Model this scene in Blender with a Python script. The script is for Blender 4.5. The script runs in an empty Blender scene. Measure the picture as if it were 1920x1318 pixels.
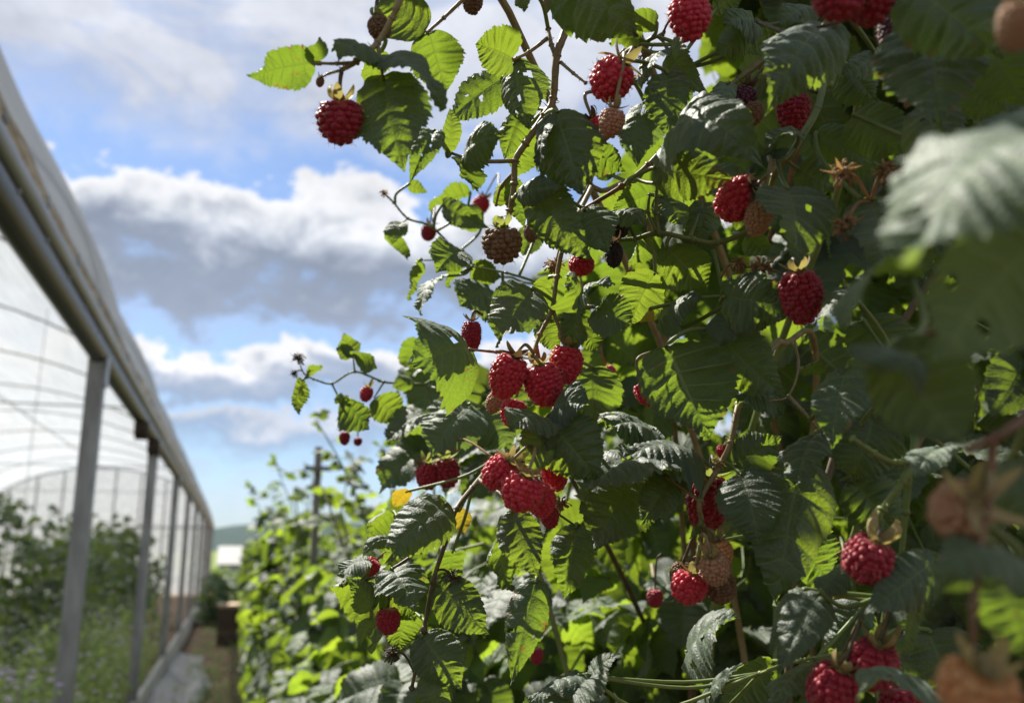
import bpy, math, random
import numpy as np
from mathutils import Vector, Matrix

sc = bpy.context.scene
col = sc.collection
R = math.radians
rnd = random.Random(11)

# ------------------------------------------------------------------ camera
EYE = Vector((0.0, 0.0, 1.45))
F = 1700.0                         # focal length in pixels of the 1920 wide photograph
PITCH, YAW = R(12.63), R(-16.92)
cam_d = bpy.data.cameras.new('camera')
cam = bpy.data.objects.new('camera', cam_d)
col.objects.link(cam)
cam.location = EYE
cam.rotation_euler = (R(90) + PITCH, 0, YAW)
cam_d.sensor_width = 36.0
cam_d.lens = 36.0 * F / 1920.0
cam_d.clip_start = 0.01
cam_d.clip_end = 6000
cam_d.dof.use_dof = True
cam_d.dof.focus_distance = 0.50
cam_d.dof.aperture_fstop = 8.5
sc.camera = cam
CR = cam.rotation_euler.to_matrix()
CRI = CR.transposed()
FWD = CR @ Vector((0, 0, -1))


def at(px, py, d):
    """a place in the world seen at that pixel of the photograph, d metres ahead"""
    return EYE + CR @ Vector(((px - 960.0) / F * d, (659.0 - py) / F * d, -d))


def pix(p):
    q = CRI @ (Vector(p) - EYE)
    if q.z > -1e-4:
        return None
    return 960 + F * q.x / -q.z, 659 - F * q.y / -q.z, -q.z


# ------------------------------------------------------------------ light
SUN_EL, SUN_AZ = R(52), R(-26)       # azimuth measured from +Y towards +X
EXPOSURE = 1.25
world = bpy.data.worlds.new('World')
sc.world = world
world.use_nodes = True
wt = world.node_tree
wt.nodes.clear()


class NT:
    """small helper to write node trees"""
    def __init__(self, tree):
        self.t = tree

    def n(self, typ, ins=None, **kw):
        nd = self.t.nodes.new(typ)
        for k, v in kw.items():
            setattr(nd, k, v)
        for k, v in (ins or {}).items():
            s = nd.inputs[k]
            if isinstance(v, bpy.types.NodeSocket):
                self.t.links.new(v, s)
            else:
                s.default_value = v
        return nd

    def m(self, op, a, b=None, c=None, clamp=False):
        nd = self.n('ShaderNodeMath', operation=op, use_clamp=clamp)
        for i, v in enumerate((a, b, c)):
            if v is None:
                continue
            if isinstance(v, bpy.types.NodeSocket):
                self.t.links.new(v, nd.inputs[i])
            else:
                nd.inputs[i].default_value = v
        return nd.outputs[0]

    def mix(self, fac, a, b, blend='MIX'):
        nd = self.n('ShaderNodeMix', data_type='RGBA', blend_type=blend)
        for i, v in ((0, fac), (6, a), (7, b)):
            if isinstance(v, bpy.types.NodeSocket):
                self.t.links.new(v, nd.inputs[i])
            else:
                nd.inputs[i].default_value = v if i == 0 else (tuple(v) + (1,) if len(v) == 3 else v)
        return nd.outputs[2]

    def ss(self, x, lo, hi, to0=0.0, to1=1.0):
        nd = self.n('ShaderNodeMapRange', interpolation_type='SMOOTHSTEP')
        for i, v in enumerate((x, lo, hi, to0, to1)):
            if isinstance(v, bpy.types.NodeSocket):
                self.t.links.new(v, nd.inputs[i])
            else:
                nd.inputs[i].default_value = v
        return nd.outputs[0]

    def ramp(self, fac, stops, interp='LINEAR'):
        nd = self.n('ShaderNodeValToRGB', {'Fac': fac})
        cr = nd.color_ramp
        cr.interpolation = interp
        while len(cr.elements) < len(stops):
            cr.elements.new(0.5)
        for e, (p, c) in zip(cr.elements, stops):
            e.position = p
            e.color = tuple(c) + (1,) if len(c) == 3 else c
        return nd.outputs[0]

    def link(self, a, b):
        self.t.links.new(a, b)


def build_world():
    g = NT(wt)
    sky = g.n('ShaderNodeTexSky', sky_type='NISHITA')
    sky.sun_disc = False
    sky.sun_elevation = SUN_EL
    sky.sun_rotation = SUN_AZ
    sky.altitude = 200
    sky.air_density = 1.0
    sky.dust_density = 0.6
    sky.ozone_density = 2.0
    tc = g.n('ShaderNodeTexCoord')
    sep = g.n('ShaderNodeSeparateXYZ', {0: tc.outputs['Generated']})
    el = g.m('MULTIPLY', g.m('ARCSINE', sep.outputs[2]), 57.29578)
    az = g.m('MULTIPLY', g.m('ARCTAN2', sep.outputs[0], sep.outputs[1]), 57.29578)
    mp = g.n('ShaderNodeMapping', {0: tc.outputs['Generated'], 3: (1, 1, 1.5)})
    mp2 = g.n('ShaderNodeMapping', {0: tc.outputs['Generated'], 1: (3.1, 0.4, 1.7), 3: (1, 1, 2.4)})
    n1 = g.n('ShaderNodeTexNoise', {'Vector': mp.outputs[0], 'Scale': 4.0, 'Detail': 2.0, 'Roughness': 0.5}).outputs[0]
    n2 = g.n('ShaderNodeTexNoise', {'Vector': mp.outputs[0], 'Scale': 13.0, 'Detail': 9.0, 'Roughness': 0.58, 'Distortion': 0.25}).outputs[0]
    n3 = g.n('ShaderNodeTexNoise', {'Vector': mp2.outputs[0], 'Scale': 5.0, 'Detail': 6.0, 'Roughness': 0.6, 'Distortion': 0.6}).outputs[0]
    n4 = g.n('ShaderNodeTexNoise', {'Vector': mp.outputs[0], 'Scale': 34.0, 'Detail': 6.0, 'Roughness': 0.6}).outputs[0]
    e = g.m('ADD', el, g.m('MULTIPLY', g.m('SUBTRACT', n1, 0.5), 8.0))
    e = g.m('ADD', e, g.m('MULTIPLY', g.m('SUBTRACT', n2, 0.5), 9.5))
    e = g.m('ADD', e, g.m('MULTIPLY', g.m('SUBTRACT', n4, 0.5), 2.0))
    f = g.m('DIVIDE', e, 90.0, clamp=True)
    D = 1 / 90.0
    # how much cloud there is at each height (banks of cumulus, veil above)
    mask = g.ramp(f, [(0, (.35,) * 3), (3 * D, (.6,) * 3), (4.6 * D, (.30,) * 3), (6.6 * D, (.7,) * 3),
                      (8.3 * D, (1,) * 3), (8.9 * D, (.25,) * 3), (9.6 * D, (.8,) * 3), (13.0 * D, (1,) * 3), (13.5 * D, (.05,) * 3),
                      (14.3 * D, (.30,) * 3), (15.8 * D, (.97,) * 3), (21.6 * D, (1,) * 3), (22.2 * D, (.05,) * 3),
                      (23.6 * D, (.15,) * 3), (27 * D, (.85,) * 3), (36 * D, (.9,) * 3), (44 * D, (.4,) * 3), (60 * D, (.5,) * 3), (1, (.5,) * 3)])
    G, W_, V = (.31, .36, .46), (.98, .98, 1.0), (.60, .64, .75)
    colr = g.ramp(f, [(0, (.50, .58, .72)), (3 * D, (.62, .68, .80)), (6.6 * D, (.36, .43, .57)), (8.3 * D, (.72, .76, .85)),
                      (9.6 * D, (.36, .42, .54)), (11.4 * D, (.52, .57, .68)), (12.4 * D, W_), (13.4 * D, W_), (15.2 * D, (.36, .42, .54)),
                      (16.8 * D, G), (17.6 * D, (.37, .42, .52)), (18.8 * D, (.55, .60, .69)), (20.2 * D, (.86, .88, .93)), (21.8 * D, W_), (26 * D, V),
                      (34 * D, (.74, .77, .85)), (1, (.6, .64, .75))])
    # broken up so that the banks are not even
    br = g.ss(n3, 0.40, 0.62)
    veil = g.m('MULTIPLY', mask, g.ss(el, 22.0, 27.0, 1.0, 0.0))
    veil2 = g.m('MULTIPLY', g.m('MULTIPLY', mask, g.ss(el, 22.0, 27.0)), g.m('ADD', 0.74, g.m('MULTIPLY', br, 0.75)), clamp=True)
    fac = g.m('ADD', veil, veil2, clamp=True)
    shade = g.m('ADD', 0.50, g.m('ADD', g.m('MULTIPLY', n2, 0.62), g.m('MULTIPLY', n3, 0.42)))
    k = 1.0 / (0.10 * 2 ** EXPOSURE)
    cl = g.mix(1.0, colr, (k, k, k), 'MULTIPLY')
    shv = g.n('ShaderNodeCombineXYZ', {0: shade, 1: shade, 2: shade}).outputs[0]
    cl = g.mix(1.0, cl, shv, 'MULTIPLY')
    blue = g.mix(1.0, sky.outputs[0], (0.45, 0.53, 0.62), 'MULTIPLY')
    c = g.mix(fac, blue, cl)
    bg = g.n('ShaderNodeBackground', {'Color': c, 'Strength': 0.10})
    o = g.n('ShaderNodeOutputWorld')
    g.link(bg.outputs[0], o.inputs[0])


build_world()
sun_d = bpy.data.lights.new('sun', 'SUN')
sun_d.energy = 5.0
sun_d.angle = R(0.55)
sun_d.color = (1.0, 0.95, 0.86)
sun = bpy.data.objects.new('sun', sun_d)
col.objects.link(sun)
sdir = Vector((math.sin(SUN_AZ) * math.cos(SUN_EL), math.cos(SUN_AZ) * math.cos(SUN_EL), math.sin(SUN_EL)))
sun.rotation_euler = sdir.to_track_quat('Z', 'Y').to_euler()
sun.location = (0, 0, 8)

sc.view_settings.view_transform = 'Standard'
sc.view_settings.look = 'None'
sc.view_settings.exposure = EXPOSURE
sc.view_settings.gamma = 1
sc.view_settings.use_curve_mapping = False
sc.render.engine = 'CYCLES'
cy = sc.cycles
cy.use_denoising = True
cy.max_bounces = 7
cy.diffuse_bounces = 3
cy.glossy_bounces = 2
cy.transmission_bounces = 5
cy.transparent_max_bounces = 8
cy.sample_clamp_indirect = 6
cy.caustics_reflective = False
cy.caustics_refractive = False


# ------------------------------------------------------------------ object helpers
def meta(o, label=None, cat=None, group=None, kind=None):
    for k, v in (('label', label), ('category', cat), ('group', group), ('kind', kind)):
        if v:
            o[k] = v
    return o


def link(o, parent=None):
    col.objects.link(o)
    if parent:
        o.parent = parent
    return o


def empty(name, loc, label, cat, group=None):
    o = bpy.data.objects.new(name, None)
    o.empty_display_size = 0.05
    o.location = loc
    link(o)
    return meta(o, label, cat, group)


def mesh_np(name, V, Fq, mats, uv=None, uv2=None, mi=None, smooth=True):
    """V (n,3); Fq list of (m,k) int arrays with k = 3 or 4"""
    me = bpy.data.meshes.new(name)
    V = np.asarray(V, np.float32)
    Fq = [np.asarray(f, np.int32) for f in Fq if len(f)]
    loops = np.concatenate([f.ravel() for f in Fq])
    tot = np.concatenate([np.full(len(f), f.shape[1], np.int32) for f in Fq])
    st = np.concatenate([[0], np.cumsum(tot)[:-1]]).astype(np.int32)
    me.vertices.add(len(V))
    me.vertices.foreach_set('co', V.ravel())
    me.loops.add(len(loops))
    me.loops.foreach_set('vertex_index', loops)
    me.polygons.add(len(tot))
    me.polygons.foreach_set('loop_start', st)
    me.polygons.foreach_set('loop_total', tot)
    if mi is not None:
        me.polygons.foreach_set('material_index', np.asarray(mi, np.int32))
    me.polygons.foreach_set('use_smooth', np.full(len(tot), smooth, bool))
    for nm, u in (('vein', uv), ('flat', uv2)):
        if u is not None:
            l = me.uv_layers.new(name=nm)
            l.data.foreach_set('uv', np.asarray(u, np.float32)[loops].ravel())
    for m in (mats if isinstance(mats, (list, tuple)) else [mats]):
        me.materials.append(m)
    me.update()
    me.validate()
    return me


class MB:
    """gathers boxes, tubes and sheets into one mesh"""
    def __init__(self):
        self.v, self.q, self.t, self.n = [], [], [], 0
        self.qs, self.ts = [], []

    def add(self, V, q=None, t=None):
        V = np.asarray(V, np.float64).reshape(-1, 3)
        if q is not None and len(q):
            self.q.append(np.asarray(q) + self.n)
        if t is not None and len(t):
            self.t.append(np.asarray(t) + self.n)
        self.v.append(V)
        self.n += len(V)
        return self

    def box(self, c, s, rz=0.0, M=None):
        x, y, z = s[0] / 2, s[1] / 2, s[2] / 2
        V = np.array([(-x, -y, -z), (x, -y, -z), (x, y, -z), (-x, y, -z), (-x, -y, z), (x, -y, z), (x, y, z), (-x, y, z)])
        if M is None:
            M = Matrix.Rotation(rz, 3, 'Z')
        V = V @ np.array(M).T + np.array(c)
        return self.add(V, [(3, 2, 1, 0), (4, 5, 6, 7), (0, 1, 5, 4), (1, 2, 6, 5), (2, 3, 7, 6), (3, 0, 4, 7)])

    def tube(self, pts, rad, sides=7, cap=True):
        P = [Vector(p) for p in pts]
        n = len(P)
        if not hasattr(rad, '__len__'):
            rad = [rad] * n
        up = Vector((0.31, 0.17, 0.93)).normalized()
        V = []
        prev = None
        for i in range(n):
            d = (P[min(i + 1, n - 1)] - P[max(i - 1, 0)])
            d = d.normalized() if d.length > 1e-9 else Vector((0, 0, 1))
            a = prev if prev is not None else (up if abs(d.dot(up)) < 0.95 else Vector((1, 0, 0)))
            a = (a - d * a.dot(d)).normalized()
            prev = a
            b = d.cross(a)
            for k in range(sides):
                th = 2 * math.pi * k / sides
                V.append(P[i] + (a * math.cos(th) + b * math.sin(th)) * rad[i])
        q = [(i * sides + k, i * sides + (k + 1) % sides, (i + 1) * sides + (k + 1) % sides, (i + 1) * sides + k)
             for i in range(n - 1) for k in range(sides)]
        t = []
        if cap:
            V += [P[0], P[-1]]
            a0, a1 = n * sides, n * sides + 1
            t = [(a0, (k + 1) % sides, k) for k in range(sides)] + \
                [(a1, (n - 1) * sides + k, (n - 1) * sides + (k + 1) % sides) for k in range(sides)]
        return self.add([tuple(v) for v in V], q, t)

    def sheet(self, grid):
        g = np.asarray(grid, np.float64)
        n, m = g.shape[:2]
        idx = np.arange(n * m).reshape(n, m)
        q = np.stack([idx[:-1, :-1], idx[1:, :-1], idx[1:, 1:], idx[:-1, 1:]], -1).reshape(-1, 4)
        return self.add(g.reshape(-1, 3), q)

    def build(self, name, mat, parent=None, off=(0, 0, 0), smooth=True, kind=None):
        V = np.concatenate(self.v) - np.array(off)
        me = mesh_np(name, V, [np.concatenate(x) for x in (self.q, self.t) if x], mat, smooth=smooth)
        o = bpy.data.objects.new(name, me)
        link(o, parent)
        if kind:
            o['kind'] = kind
        return o


def spline(pts, per=6):
    """Catmull-Rom through points"""
    P = [Vector(p) for p in pts]
    if len(P) < 3:
        return [P[0].lerp(P[-1], i / per) for i in range(per + 1)]
    E = [P[0] * 2 - P[1]] + P + [P[-1] * 2 - P[-2]]
    out = []
    for i in range(1, len(E) - 2):
        p0, p1, p2, p3 = E[i - 1:i + 3]
        for k in range(per):
            t = k / per
            out.append(0.5 * ((2 * p1) + (p2 - p0) * t + (2 * p0 - 5 * p1 + 4 * p2 - p3) * t * t + (3 * p1 - p0 - 3 * p2 + p3) * t ** 3))
    out.append(P[-1])
    return out


# ------------------------------------------------------------------ materials
def new_mat(name):
    m = bpy.data.materials.new(name)
    m.use_nodes = True
    m.node_tree.nodes.clear()
    g = NT(m.node_tree)
    out = g.n('ShaderNodeOutputMaterial')
    return m, g, out


def leaf_mat(name, top, top2, under, trans, tfac=0.45, rough=0.42, spec=0.5):
    m, g, out = new_mat(name)
    uv = g.n('ShaderNodeUVMap', uv_map='vein').outputs[0]
    fl = g.n('ShaderNodeUVMap', uv_map='flat').outputs[0]
    s = g.n('ShaderNodeSeparateXYZ', {0: uv})
    ph, tt = s.outputs[0], g.m('ABSOLUTE', s.outputs[1])
    fr = g.m('ABSOLUTE', g.m('SUBTRACT', g.m('FRACT', g.m('ADD', ph, 0.5)), 0.5))
    lat = g.m('MULTIPLY', g.ss(fr, 0.015, 0.075, 1.0, 0.0), g.ss(tt, 0.55, 1.0, 1.0, 0.25))
    mid = g.ss(tt, 0.012, 0.055, 1.0, 0.0)
    vein = g.m('MAXIMUM', lat, mid)
    oi = g.n('ShaderNodeObjectInfo')
    noi = g.n('ShaderNodeTexNoise', {'Vector': fl, 'Scale': 3.0, 'Detail': 4.0}).outputs[0]
    vor = g.n('ShaderNodeTexVoronoi', {'Vector': fl, 'Scale': 26.0}, feature='DISTANCE_TO_EDGE').outputs[0]
    net = g.ss(vor, 0.0, 0.13, 1.0, 0.0)
    mixf = g.m('ADD', g.m('MULTIPLY', oi.outputs['Random'], 0.7), g.m('MULTIPLY', noi, 0.5), clamp=True)
    ctop = g.mix(mixf, top, top2)
    ctop = g.mix(g.m('MULTIPLY', vein, 0.45), ctop, (0.16, 0.24, 0.07))
    cund = g.mix(g.m('MULTIPLY', vein, 0.5), under, (0.30, 0.36, 0.17))
    # weathering: brown spots and scorched margins on some of the leaves
    sp = g.n('ShaderNodeTexNoise', {'Vector': fl, 'Scale': 9.0, 'Detail': 3.0, 'Roughness': .55}).outputs[0]
    old = g.ss(oi.outputs['Random'], .45, 1.0)
    spot = g.m('MULTIPLY', g.ss(g.m('ADD', sp, g.m('MULTIPLY', g.ss(tt, .75, 1.0), .10)), .66, .70), old)
    ctop = g.mix(spot, ctop, (.13, .085, .035))
    cund = g.mix(spot, cund, (.17, .12, .05))
    back = g.n('ShaderNodeNewGeometry').outputs['Backfacing']
    base = g.mix(back, ctop, cund)
    ht = g.m('SUBTRACT', g.m('MULTIPLY', g.ss(vor, 0.0, 0.28), 0.6), g.m('MULTIPLY', vein, 0.9))
    fine = g.n('ShaderNodeTexNoise', {'Vector': fl, 'Scale': 70.0, 'Detail': 3.0}).outputs[0]
    ht = g.m('ADD', ht, g.m('MULTIPLY', fine, 0.35))
    bump = g.n('ShaderNodeBump', {'Height': ht, 'Strength': 0.30, 'Distance': 0.0011}).outputs[0]
    rg = g.m('ADD', rough, g.m('MULTIPLY', back, 0.3))
    p = g.n('ShaderNodeBsdfPrincipled', {'Base Color': base, 'Roughness': rg, 'Specular IOR Level': spec, 'Normal': bump,
                                             'Sheen Weight': g.m('MULTIPLY', g.m('SUBTRACT', 1.0, back), 0.26), 'Sheen Roughness': .5, 'Sheen Tint': (.88, .95, .90, 1)})
    tcol = g.mix(mixf, trans, (trans[0] * 0.72, trans[1] * 0.85, trans[2] * 0.9))
    tcol = g.mix(g.m('MAXIMUM', g.m('MULTIPLY', vein, 0.55), g.m('MULTIPLY', net, 0.22)), tcol, (trans[0] * 0.35, trans[1] * 0.42, trans[2] * 0.5))
    tcol = g.mix(spot, tcol, (.30, .15, .03))
    t = g.n('ShaderNodeBsdfTranslucent', {'Color': tcol, 'Normal': bump})
    mx = g.n('ShaderNodeMixShader', {0: tfac, 1: p.outputs[0], 2: t.outputs[0]})
    g.link(mx.outputs[0], out.inputs[0])
    return m


def simple_mat(name, c1, c2=None, rough=0.6, scale=40.0, bump=0.0, spec=0.4, metallic=0.0, trans=None, tf=0.3, stretch=(1, 1, 1), rand=False, sheen=0):
    m, g, out = new_mat(name)
    tc = g.n('ShaderNodeTexCoord').outputs['Object']
    mp = g.n('ShaderNodeMapping', {0: tc, 3: stretch}).outputs[0]
    nz = g.n('ShaderNodeTexNoise', {'Vector': mp, 'Scale': scale, 'Detail': 5.0, 'Roughness': 0.6}).outputs[0]
    fac = g.ss(nz, 0.3, 0.7)
    if rand:
        oi = g.n('ShaderNodeObjectInfo').outputs['Random']
        fac = g.m('ADD', g.m('MULTIPLY', fac, 0.4), g.m('MULTIPLY', oi, 0.6))
    c = g.mix(fac, c1, c2 or c1)
    ins = {'Base Color': c, 'Roughness': rough, 'Specular IOR Level': spec, 'Metallic': metallic}
    p = g.n('ShaderNodeBsdfPrincipled', ins)
    if sheen:
        p.inputs['Sheen Weight'].default_value = sheen
        p.inputs['Sheen Roughness'].default_value = .4
    if bump:
        b = g.n('ShaderNodeBump', {'Height': nz, 'Strength': bump, 'Distance': 0.1 / scale})
        g.link(b.outputs[0], p.inputs['Normal'])
    sh = p.outputs[0]
    if trans:
        t = g.n('ShaderNodeBsdfTranslucent', {'Color': tuple(trans) + (1,)})
        sh = g.n('ShaderNodeMixShader', {0: tf, 1: sh, 2: t.outputs[0]}).outputs[0]
    g.link(sh, out.inputs[0])
    return m


M = {}
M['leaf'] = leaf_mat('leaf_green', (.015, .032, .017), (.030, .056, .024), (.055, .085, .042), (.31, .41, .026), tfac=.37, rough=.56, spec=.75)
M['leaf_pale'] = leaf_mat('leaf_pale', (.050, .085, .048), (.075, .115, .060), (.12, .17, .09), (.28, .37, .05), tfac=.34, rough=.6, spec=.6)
M['leaf_sunlit'] = leaf_mat('leaf_sunlit', (.040, .075, .022), (.055, .095, .030), (.08, .12, .05), (.44, .56, .035), tfac=.46, rough=.58, spec=.6)  # brighter leaf copy: sunlit yellow-green of the bushes put into its colour
M['leaf_yellow'] = leaf_mat('leaf_yellow', (.40, .27, .03), (.22, .22, .04), (.45, .30, .08), (.55, .36, .02))
M['leaf_brown'] = leaf_mat('leaf_brown', (.16, .10, .04), (.22, .15, .07), (.24, .17, .09), (.45, .32, .10), tfac=.3)
M['stem_green'] = simple_mat('stem_green', (.10, .15, .035), (.17, .20, .06), .5, 60, .2, trans=(.3, .4, .05), tf=.15)
M['stem_brown'] = simple_mat('stem_brown', (.11, .055, .025), (.19, .11, .055), .55, 90, .3)
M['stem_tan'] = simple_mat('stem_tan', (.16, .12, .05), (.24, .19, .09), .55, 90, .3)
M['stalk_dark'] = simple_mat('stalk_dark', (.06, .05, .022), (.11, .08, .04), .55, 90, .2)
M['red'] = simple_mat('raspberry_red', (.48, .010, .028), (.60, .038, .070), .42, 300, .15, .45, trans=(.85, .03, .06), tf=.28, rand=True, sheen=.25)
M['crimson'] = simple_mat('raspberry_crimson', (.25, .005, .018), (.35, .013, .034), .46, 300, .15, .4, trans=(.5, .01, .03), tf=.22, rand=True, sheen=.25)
M['pink'] = simple_mat('raspberry_pink', (.55, .06, .09), (.60, .10, .12), .45, 300, .15, .4, trans=(.9, .1, .1), tf=.25, rand=True, sheen=.25)
M['unripe'] = simple_mat('raspberry_unripe', (.34, .22, .10), (.44, .20, .12), .5, 300, .2, .35, trans=(.6, .35, .1), tf=.22, rand=True, sheen=.25)
M['orange'] = simple_mat('raspberry_orange', (.50, .19, .06), (.52, .30, .12), .45, 300, .2, .4, trans=(.8, .35, .08), tf=.22, rand=True, sheen=.25)
M['brown'] = simple_mat('raspberry_brown', (.13, .070, .035), (.20, .12, .06), .6, 300, .3, .3, trans=(.4, .2, .06), tf=.12, rand=True)
M['black'] = simple_mat('raspberry_black', (.012, .007, .009), (.025, .012, .014), .55, 300, .3, .4, rand=True)
M['purple'] = simple_mat('raspberry_purple', (.055, .008, .020), (.08, .012, .026), .5, 300, .2, .4, trans=(.2, .01, .03), tf=.12, rand=True)
M['calyx'] = simple_mat('calyx_tan', (.24, .19, .08), (.34, .25, .12), .6, 120, .2, trans=(.5, .42, .12), tf=.3)
M['calyx_green'] = simple_mat('calyx_green', (.13, .17, .05), (.22, .22, .09), .6, 120, .2, trans=(.45, .5, .1), tf=.3)
M['calyx_dark'] = simple_mat('calyx_dark', (.05, .038, .02), (.10, .07, .035), .65, 120, .2, trans=(.2, .12, .05), tf=.2)
M['dried'] = simple_mat('dried_brown', (.22, .135, .065), (.34, .23, .12), .7, 150, .2, trans=(.6, .35, .12), tf=.25)


# ------------------------------------------------------------------ leaves
def leaflet(L, W, ns=84, nt=7, nv=7, bend=.4, fold=.2, curl=.15, twist=0., seed=0, amp=.035, wave=.05, holes=0):
    r = np.random.RandomState(seed)
    s = np.linspace(0, 1, ns + 1)
    t = np.linspace(-1, 1, 2 * nt + 1)
    S, T = np.meshgrid(s, t, indexing='ij')
    a = np.abs(T)
    w = W / 2 * np.sin(np.pi * S ** .60) ** .84 * (1 - .60 * S ** 2.4)
    slant = -.30 + 1.05 * S ** .55
    ph = S * nv
    saw, saw3 = ph % 1.0, (ph * 3) % 1.0
    tooth = .080 * saw ** 1.2 + .075 * saw3
    X = T * w * (1 + (tooth - .05) * a ** 5 * (S < .97))
    asym = 1 + .07 * r.uniform(-1, 1) * np.sign(T)
    X = X * asym
    Y = L * S + slant * a * w + (tooth * a ** 5) * w * .5
    p0_ = r.uniform(0, 6.28)
    g = np.minimum(1, a * 2.6) * (1 - .35 * a)
    Z = -amp * W * np.cos(np.pi * ph) ** 6 * g * (1 + .5 * np.sin(3.1 * ph + p0_)) * (1 - .5 * S)
    Z += -.6 * amp * W * np.exp(-(T / .14) ** 2)
    p1, p2, p3 = r.uniform(0, 6.28, 3)
    Z += .022 * W * np.sin(2 * np.pi * 2.0 * ph / 1 + 9 * T + p1) * a * (ns > 30)
    Z += wave * W * np.sin(2 * np.pi * S * r.uniform(1.2, 2.2) + p2 + (T > 0) * r.uniform(.5, 2.5)) * a ** 2
    Z += .03 * L * np.sin(5 * S + p3) * T
    cf, sf = np.cos(fold), np.sin(fold)
    ax = np.abs(X)
    Z = Z + ax * sf
    X = X * cf
    Z = Z - curl * X ** 2 / (W * .5)
    th = twist * (Y / L)
    X, Z = X * np.cos(th) - Z * np.sin(th), X * np.sin(th) + Z * np.cos(th)
    k = (bend if abs(bend) > 1e-3 else 1e-3) / L
    A = k * Y
    Yb = np.sin(A) / k + Z * np.sin(A)
    Zb = -(1 - np.cos(A)) / k + Z * np.cos(A)
    Vt = np.stack([X, Yb, Zb], -1)
    tip = Vt[-1, nt].copy()
    n, m = S.shape
    idx = np.arange(n * m).reshape(n, m)
    q = np.stack([idx[:-1, :-1], idx[:-1, 1:], idx[1:, 1:], idx[1:, :-1]], -1)
    if holes:
        kill = np.zeros(q.shape[:2], bool)
        cs, ct = (S[:-1, :-1] + S[1:, 1:]) / 2, (T[:-1, :-1] + T[1:, 1:]) / 2
        for _ in range(holes):
            hs, ht, rr = r.uniform(.15, .85), r.uniform(-.8, .8), r.uniform(.012, .05)
            kill |= ((cs - hs) ** 2 + ((ct - ht) * W / L * .5) ** 2 + .0004 * np.sin(30 * cs + 17 * ct)) < rr ** 2
        q = q[~kill]
    q = q.reshape(-1, 4)
    uv = np.stack([ph, T], -1).reshape(-1, 2)
    uv2 = np.stack([T * w / L, Y / L], -1).reshape(-1, 2) + r.uniform(0, 9, 2)
    return Vt.reshape(-1, 3), q, uv, uv2, tip


def compound(L, ns, nt, seed, nl=3, sides=4):
    """a whole raspberry leaf: stalk and three or five leaflets; stalk starts at the origin and runs along +Y"""
    r = random.Random(seed)
    Vs, Qs, U1, U2, MI = [], [], [], [], []
    n = 0
    pl = L * r.uniform(.5, .8)
    sites = [(pl * 1.0, 0, 1.0)] + [(pl * .86, sgn * r.uniform(58, 80), r.uniform(.72, .88)) for sgn in (-1, 1)]
    if nl == 5:
        sites += [(pl * .55, sgn * r.uniform(62, 85), r.uniform(.55, .7)) for sgn in (-1, 1)]
    for j, (y, ang, sc_) in enumerate(sites):
        V, q, u1, u2, tip = leaflet(L * sc_, L * sc_ * r.uniform(.66, .8), ns, nt, 7, bend=r.uniform(.3, 1.3), fold=r.uniform(0, .4),
                                    curl=r.uniform(0, .3), twist=r.uniform(-.4, .4), seed=seed * 10 + j, amp=.035 if ns > 20 else .02)
        Mx = Matrix.Translation((0, y, 0)) @ Matrix.Rotation(R(ang), 4, 'Z') @ Matrix.Rotation(r.uniform(-.4, .2), 4, 'X') @ Matrix.Rotation(r.uniform(-.4, .4), 4, 'Y')
        Mn = np.array(Mx)
        Vs.append(V @ Mn[:3, :3].T + Mn[:3, 3])
        Qs.append(q + n)
        U1.append(u1)
        U2.append(u2)
        MI.append(np.zeros(len(q), np.int32))
        n += len(V)
    b = MB().tube([(0, 0, 0), (0, pl * .5, .004), (0, pl, 0)], [L * .018, L * .014, L * .012], sides, cap=False)
    V = np.concatenate(b.v)
    q = np.concatenate(b.q)
    Vs.append(V)
    Qs.append(q + n)
    U1.append(np.tile([.5, .5], (len(V), 1)))
    U2.append(np.zeros((len(V), 2)))
    MI.append(np.ones(len(q), np.int32))
    return np.concatenate(Vs), np.concatenate(Qs), np.concatenate(U1), np.concatenate(U2), np.concatenate(MI)


def basis(ydir, zhint):
    y = Vector(ydir).normalized()
    z = Vector(zhint)
    z = z - y * z.dot(y)
    z = z.normalized() if z.length > 1e-6 else y.orthogonal().normalized()
    x = y.cross(z)
    return Matrix((x, y, z)).transposed()


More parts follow.
